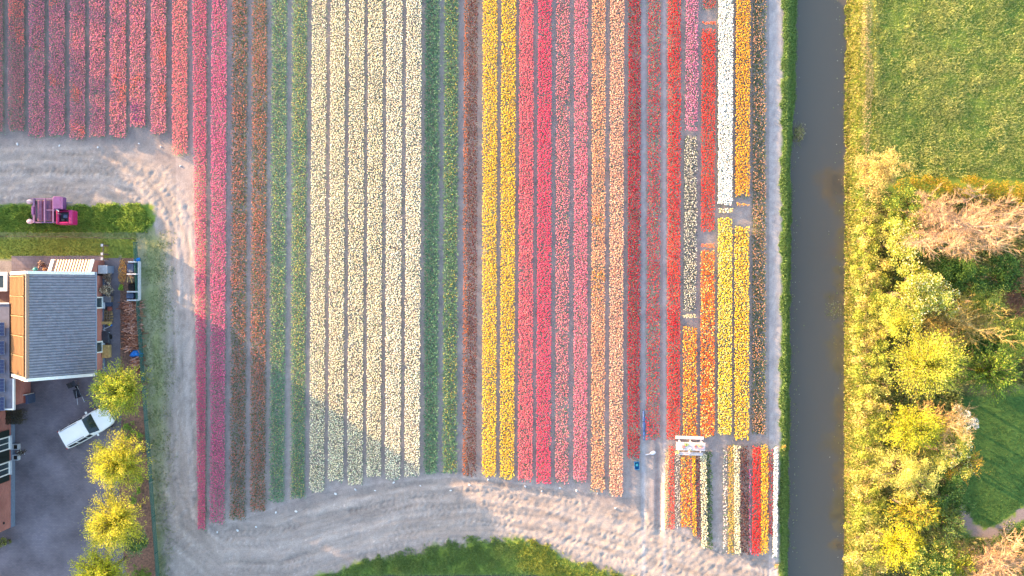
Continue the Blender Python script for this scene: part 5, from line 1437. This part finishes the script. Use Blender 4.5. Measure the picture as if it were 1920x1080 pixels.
for k in range(3):
    MB().box((0, -.34 + k * .34, .52), (.52, .325, .04), bev=.008).build("lid_board", M_wood, o)
# north terrace clutter
leafy("potted_shrub", "dark potted shrub with pinkish heads on the terrace", "plant", 78, 497, .5, .35, .3, .35, 420, [(60, 56, 62), (90, 80, 86), (190, 160, 140)], None, .09, 403, clumps=14, clr=.14, zmin=.1)
leafy("potted_shrub", "pale tan potted plant tucked against the barn's upper verge", "plant", 84, 506, .4, .22, .14, .25, 200, [(210, 180, 130), (180, 150, 110)], None, .08, 404, clumps=8, clr=.1, zmin=.1)
p = pt(63, 505, .4); o = thing("watering_can", "turquoise watering can by the barn's upper verge", "can", (p[0], p[1], .034))
MB().lathe((0, 0, 0), [(.13, 0), (.15, .1), (.13, .26), (.06, .3)], 10).build("can_body", M_cyan, o)
MB().tube((.12, 0, .1), (.3, 0, .3), .025, .035, 6).build("spout", M_cyan, o)
MB().path([(-.12, 0, .08), (-.22, 0, .2), (-.08, 0, .3)], .015).build("handle", M_cyan, o)
box_thing("planter_box", "square brown planter beside the lean-to roof", "planter", 100, 499, .4, (.42, .5, .45), mat("planter_brown", (96, 66, 54), .8, .2, 8), None)
leafy("potted_flower", "white flowering plant in the brown planter", "plant", 98, 499, .6, .14, .14, .1, 120, [(240, 236, 230), (120, 130, 70)], None, .07, 405, clumps=5, clr=.07, trunk=False, zmin=.45)
# gate rail with posts
p = pt(197, 473, .5); o = thing("post_and_rail", "short rail with three pale capped posts across lawn and terrace", "fence", (p[0], p[1], 0))
MB().box((-.06, 0, .7), (.06, 1.35, .08)).build("rail", M_oldwood, o)
for yy in (.52, -.15, -.52):
    ps = bpy.data.objects.new("fence_post", None); COL.objects.link(ps); ps.parent = o; ps.location = (0, yy, 0)
    MB().box((0, 0, .5), (.11, .11, 1.0)).build("post_shaft", M_oldwood, ps)
    MB().box((0, 0, 1.02), (.17, .2, .05), bev=.01).build("post_cap", M_concrete, ps)
# compost bays
p = pt(246, 526, .5); o = thing("compost_bays", "row of concrete walled bays with compost against the green fence", "compost bays", (p[0], p[1], .02))
for y_ in (491, 514, 547, 563):
    q = pt(247, y_, .8) - p
    MB().box((q[0] - .02, q[1], .4), (.72 if y_ != 491 else .52, .11, .8), bev=.01).build("bay_wall", M_concrete, o)
q0 = pt(254.5, 526, .8) - p
MB().box((q0[0] + .06, q0[1], .25), (.06, 3.0, .5), bev=.01).build("back_wall", M_concrete, o)
for (ya, yb, m_, hh, nm) in ((493, 512, M_slate, .5, "tarp_cover"), (516, 530, M_oldwood, .45, "board_pile"), (531, 545, M_darksoil, .3, "compost_heap"), (549, 561, M_slate, .62, "bay_lid")):
    a = pt(246, ya, .5) - p; b = pt(246, yb, .5) - p
    mb = MB(); g = np.random.default_rng(ya)
    mb.box((-.06, (a[1] + b[1]) / 2, hh / 2), (.52, abs(a[1] - b[1]) - .06, hh), bev=.04)
    mb.v[0][24:, 2] += g.uniform(-.06, .06, len(mb.v[0][24:]))
    mb.build(nm, m_, o)
MB().box((.05, .05, .6), (.05, .5, .05), rz=.3).build("loose_board", M_wood, o)
MB().box((-.25, .05, .55), (.05, .4, .05), rz=-.1).build("loose_board", M_wood, o)
# tarps
def tarp(label, px, py, rx, ry, h, seed, extra=None):
    p = pt(px, py, h); o = thing("blue_tarp", label, "tarpaulin", (p[0], p[1], .02))
    g = np.random.default_rng(seed); n1, n2 = 26, 9
    th = np.arange(n1) * 2 * PI / n1; rad = 1 + .16 * np.sin(th * 3 + seed) + .08 * np.sin(th * 7 + 1)
    V = [(0, 0, h * 1.1)]
    for k in range(1, n2):
        t = k / (n2 - 1)
        for i in range(n1):
            z = h * (1 - t ** 2.4) + .05 * math.sin(th[i] * 6 + k) * t * (1 - t) * 3 + .015 * g.normal()
            V.append((rx * rad[i] * t * math.cos(th[i]), ry * rad[i] * t * math.sin(th[i]), max(z, 0)))
    F3 = np.array([(0, 1 + i, 1 + (i + 1) % n1) for i in range(n1)])
    F4 = np.array([(1 + (k - 1) * n1 + i, 1 + k * n1 + i, 1 + k * n1 + (i + 1) % n1, 1 + (k - 1) * n1 + (i + 1) % n1) for k in range(1, n2 - 1) for i in range(n1)])
    link("sheet", raw_mesh("sheet", np.array(V), [F3, F4], M_blue), o)
    MB().tube((-rx * .4, -ry * .3, h * .8), (rx * .5, ry * .2, h * .85), .012, n=5).build("rope", M_concrete, o)
tarp("blue tarpaulin bundle covering part of the twig heap", 250, 664, .5, .33, .6, 3)
tarp("smaller blue tarpaulin at the top end of the compost bays", 253, 488, .24, .22, .5, 5)
# twig heap
def twig_heap(label, px, y0, y1, w, n, seed):
    g = np.random.default_rng(seed); p = pt(px, (y0 + y1) / 2, .3); o = thing("twig_heap", label, "twig heap", (p[0], p[1], .02))
    L = (y1 - y0) / PXM
    c = np.column_stack([g.normal(0, w * .2, n), g.uniform(-L / 2, L / 2, n), np.zeros(n)]); c[:, 2] = .05 + .5 * np.exp(-(c[:, 0] / (w * .4)) ** 2) * g.random(n)
    d = np.column_stack([g.normal(0, 1, n), g.normal(0, .35, n), g.normal(0, .15, n)]); d /= np.linalg.norm(d, axis=1, keepdims=True)
    ln = g.uniform(.2, .5, n)[:, None] * w * .9
    V, F = tubes_np(c - d * ln, c + d * ln, g.uniform(.018, .04, n), g.uniform(.008, .02, n), 4)
    V[:, 2] = np.maximum(V[:, 2], .01)
    link("twigs", raw_mesh("twigs", V, [F], M_twig, tint=np.repeat(mixcol(g, n, [(184, 122, 94), (160, 104, 84), (200, 146, 122), (132, 90, 74), (192, 150, 138)]), 8, 0)), o, 'stuff')
    MB().lathe((0, 0, 0), [(w * .36, 0), (w * .3, .15), (w * .1, .25)], 12, 1, L / w).build("heap_core", M_mulch, o)
twig_heap("long heap of brown cut twigs along the fence", 247, 566, 655, 1.15, 800, 31)
twig_heap("short heap of brown twigs just below the blue tarpaulin", 255, 672, 698, .8, 260, 32)
# wood chip spill
g = np.random.default_rng(91)
P = scatter_px(g, 500, 222, 240, 486, 535, lambda px, py, x, y: ((px - 230) / 8) ** 2 + ((py - 510) / 24) ** 2 < 1 + .4 * vnoise(x, y, .3, 2))
C = np.column_stack([P, np.full(len(P), .04) + g.uniform(0, .03, len(P))]); V, F = leaf_quads(C, .08, g, upbias=2)
tag(link("wood_chips", raw_mesh("wood_chips", V, [F], M_twig, tint=np.repeat(mixcol(g, len(P), [(216, 156, 84), (196, 130, 66), (226, 178, 110)]), 4, 0)), None, 'stuff'), "orange wood chips spilled beside the compost bays")
# porch block, hedge block, planters by the farmhouse
p = pt(42, 749, 1.0); o = thing("log_store", "small red brown store with grey lid beside the flat roofed extension", "store", (p[0], p[1], .034), R(2))
MB().box((-.12, 0, .5), (.72, .55, 1.0), bev=.01).build("store_body", M_redpot, o)
MB().box((.36, 0, .5), (.2, .7, 1.02), bev=.01).build("store_side", M_slate, o)
MB().box((-.05, .34, .54), (.9, .06, 1.05), bev=.01, rz=.06).build("store_board", M_white, o)
p = pt(31, 781, .8); o = thing("clipped_hedge", "square clipped grey brown hedge against the farmhouse wall", "hedge", (p[0], p[1], .03))
g = np.random.default_rng(14)
C = np.column_stack([g.uniform(-.62, .62, 3600), g.uniform(-.55, .55, 3600), g.uniform(.2, 1.2, 3600)])
C[:, 2] = np.where(g.random(3600) < .6, 1.15 + g.normal(0, .05, 3600), C[:, 2])
V, F = leaf_quads(C, .07, g)
link("foliage", raw_mesh("foliage", V, [F], M_leaf, tint=np.repeat(mixcol(g, 3600, [(92, 86, 74), (104, 98, 80), (76, 72, 62)]), 4, 0)), o)
sg = [(np.array((x_, y_, 0)), np.array((x_, y_, 1.0)), .03, .02) for x_ in (-.4, 0, .4) for y_ in (-.3, .3)]
finish_tree(o, sg, M_bark, "stems")["kind"] = "stuff"
for (y_, lab) in ((838, "upper stone trough beside the farmhouse door"), (858, "lower stone trough beside the farmhouse door")):
    p = pt(29, y_, .35); o = thing("stone_trough", lab, "trough", (p[0], p[1], .034), 0, "stone troughs by the farmhouse door")
    tb = MB(); tb.box((0, 0, .06), (.42, .42, .12))
    for dx, dy, sx, sy in ((-.19, 0, .05, .44), (.19, 0, .05, .44), (0, -.19, .33, .05), (0, .19, .33, .05)):
        tb.box((dx, dy, .24), (sx, sy, .26))
    tb.build("trough_body", M_concrete, o)
    MB().box((0, 0, .2), (.33, .33, .1)).build("trough_soil", M_darksoil, o)
leafy("potted_shrub", "dark potted plant with white flowers between the stone troughs", "plant", 39, 848, .35, .26, .34, .24, 420, [(70, 66, 56), (96, 90, 70), (220, 214, 206), (120, 60, 56)], [4, 3, 1, 1], .08, 406, clumps=12, clr=.12, trunk=False, zmin=.08)
p = pt(146, 737, .4); o = thing("wheelbarrow", "grey wheelbarrow standing on the yard beside the yellow green tree", "wheelbarrow", (p[0], p[1], .034), R(112))
wbm = MB()
wbm.add([(-.35, -.28, .5), (.35, -.2, .55), (.35, .2, .55), (-.35, .28, .5), (-.22, -.18, .25), (.2, -.12, .25), (.2, .12, .25), (-.22, .18, .25)], [[4, 5, 6, 7], [0, 1, 5, 4], [1, 2, 6, 5], [2, 3, 7, 6], [3, 0, 4, 7]])
wbm.build("tray", M_darkgrey, o)
for s in (-1, 1):
    MB().tube((.55, s * .06, .2), (-.85, s * .28, .5), .025, n=6).build("handle", M_concrete, o)
    MB().tube((-.25, s * .2, .4), (-.3, s * .22, .0), .02, n=6).build("leg", M_steel, o)
MB().tube((.55, -.04, .18), (.55, .04, .18), .18, n=14).build("wheel", M_rubber, o)
p = pt(138, 720, .4); o = thing("garden_chair", "folded grey garden chair against the barn gable", "chair", (p[0], p[1], .034), R(30))
MB().box((0, 0, .45), (.42, .42, .04), bev=.01).build("seat", M_darkgrey, o)
MB().box((-.2, 0, .7), (.04, .42, .42), tilt=('y', -.2)).build("backrest", M_darkgrey, o)
for a in (-1, 1):
    for b in (-1, 1):
        MB().tube((a * .18, b * .18, 0), (a * .18, b * .18, .44), .015, n=5).build("leg", M_steel, o)
# fences
def post_fence(name, label, pts_px, h, step, post_m, wire_m, mesh=True, wires=3):
    pts3 = [pt(a, b, 0) for a, b in pts_px]
    o = thing(name, label, "fence", tuple(pts3[0])); org = pts3[0]
    wires_mb = MB(); cnt = 0
    proto = MB().tube((0, 0, -.05), (0, 0, h + .05), .03, n=6)
    pme = None
    for i in range(len(pts3) - 1):
        a, b = pts3[i] - org, pts3[i + 1] - org; L = np.linalg.norm(b - a); n = max(1, int(round(L / step)))
        for k in range(n + (1 if i == len(pts3) - 2 else 0)):
            q = a + (b - a) * k / n
            if pme is None:
                po = proto.build("fence_post", post_m, o); pme = po.data
            else:
                po = link("fence_post", pme, o)
            po.location = q
        for k in range(wires):
            z = h * (k + 1) / wires
            wires_mb.tube(a + (0, 0, z), b + (0, 0, z), .022 if mesh else .008, n=4, cap=False)
        if mesh:
            nd = int(L / .12); d = (b - a) / L
            for k in range(nd):
                for s in (0, 1):
                    s0 = min(k * .12, L); s1 = min(k * .12 + .45, L)
                    if s: s0, s1 = s1, s0
                    wires_mb.tube(a + d * s0 + (0, 0, .05), a + d * s1 + (0, 0, h), .011, n=3, cap=False)
    wires_mb.build("wire_mesh" if mesh else "wires", wire_m, o, 'stuff' if mesh else None)
    return o
post_fence("chain_link_fence", "green chain link fence between mulch border and worn verge", [(258, 455), (265, 600), (274, 730), (287, 900), (302, 1100)], .75, 2.5, M_green_wire, M_green_wire)
post_fence("wire_fence", "thin wire fence along the upper edge of the lawn", [(-60, 443), (125, 445), (250, 448)], .9, 3.0, M_oldwood, M_oldwood, mesh=False, wires=2)

# unseen trees left of the frame, placed to shade the upper left beds
gl = np.random.default_rng(500)
WB = [(-50 + gl.uniform(-.5, .5), y, 4.15 + gl.uniform(-.12, .12), 1.6) for y in np.arange(10.5, 48, 1.9)]
WB += [(-58, 1.0, 11.4, 2.8), (-58, 4.6, 11.2, 2.4), (-58.5, 7.8, 8.4, 1.9), (-60, -2.8, 11.6, 2.8), (-60.5, 3.4, 11.8, 2.6), (-63, 2.2, 12.4, 2.8), (-63, 5.6, 12.2, 2.5)]  # taller unseen trees added to shade the lower left soil past the barn
for i, (x_, y_, h_, r_) in enumerate(WB):
    px__, py__ = 960 + PXM * x_ * CAM_H / (CAM_H - h_ * .62), 540 - PXM * y_ * CAM_H / (CAM_H - h_ * .62)
    leafy("shade_tree", "unseen leafy shade tree outside the left edge of the field", "tree", px__, py__, h_ * .55, r_, r_ * 1.05, h_ * .42, 2000 if h_ < 8 else 3200, DG + YG[:2], None, .42, 520 + int(abs(x_ * 7 + y_ * 13)), "unseen shade trees left of the field", clumps=44, clr=.6)
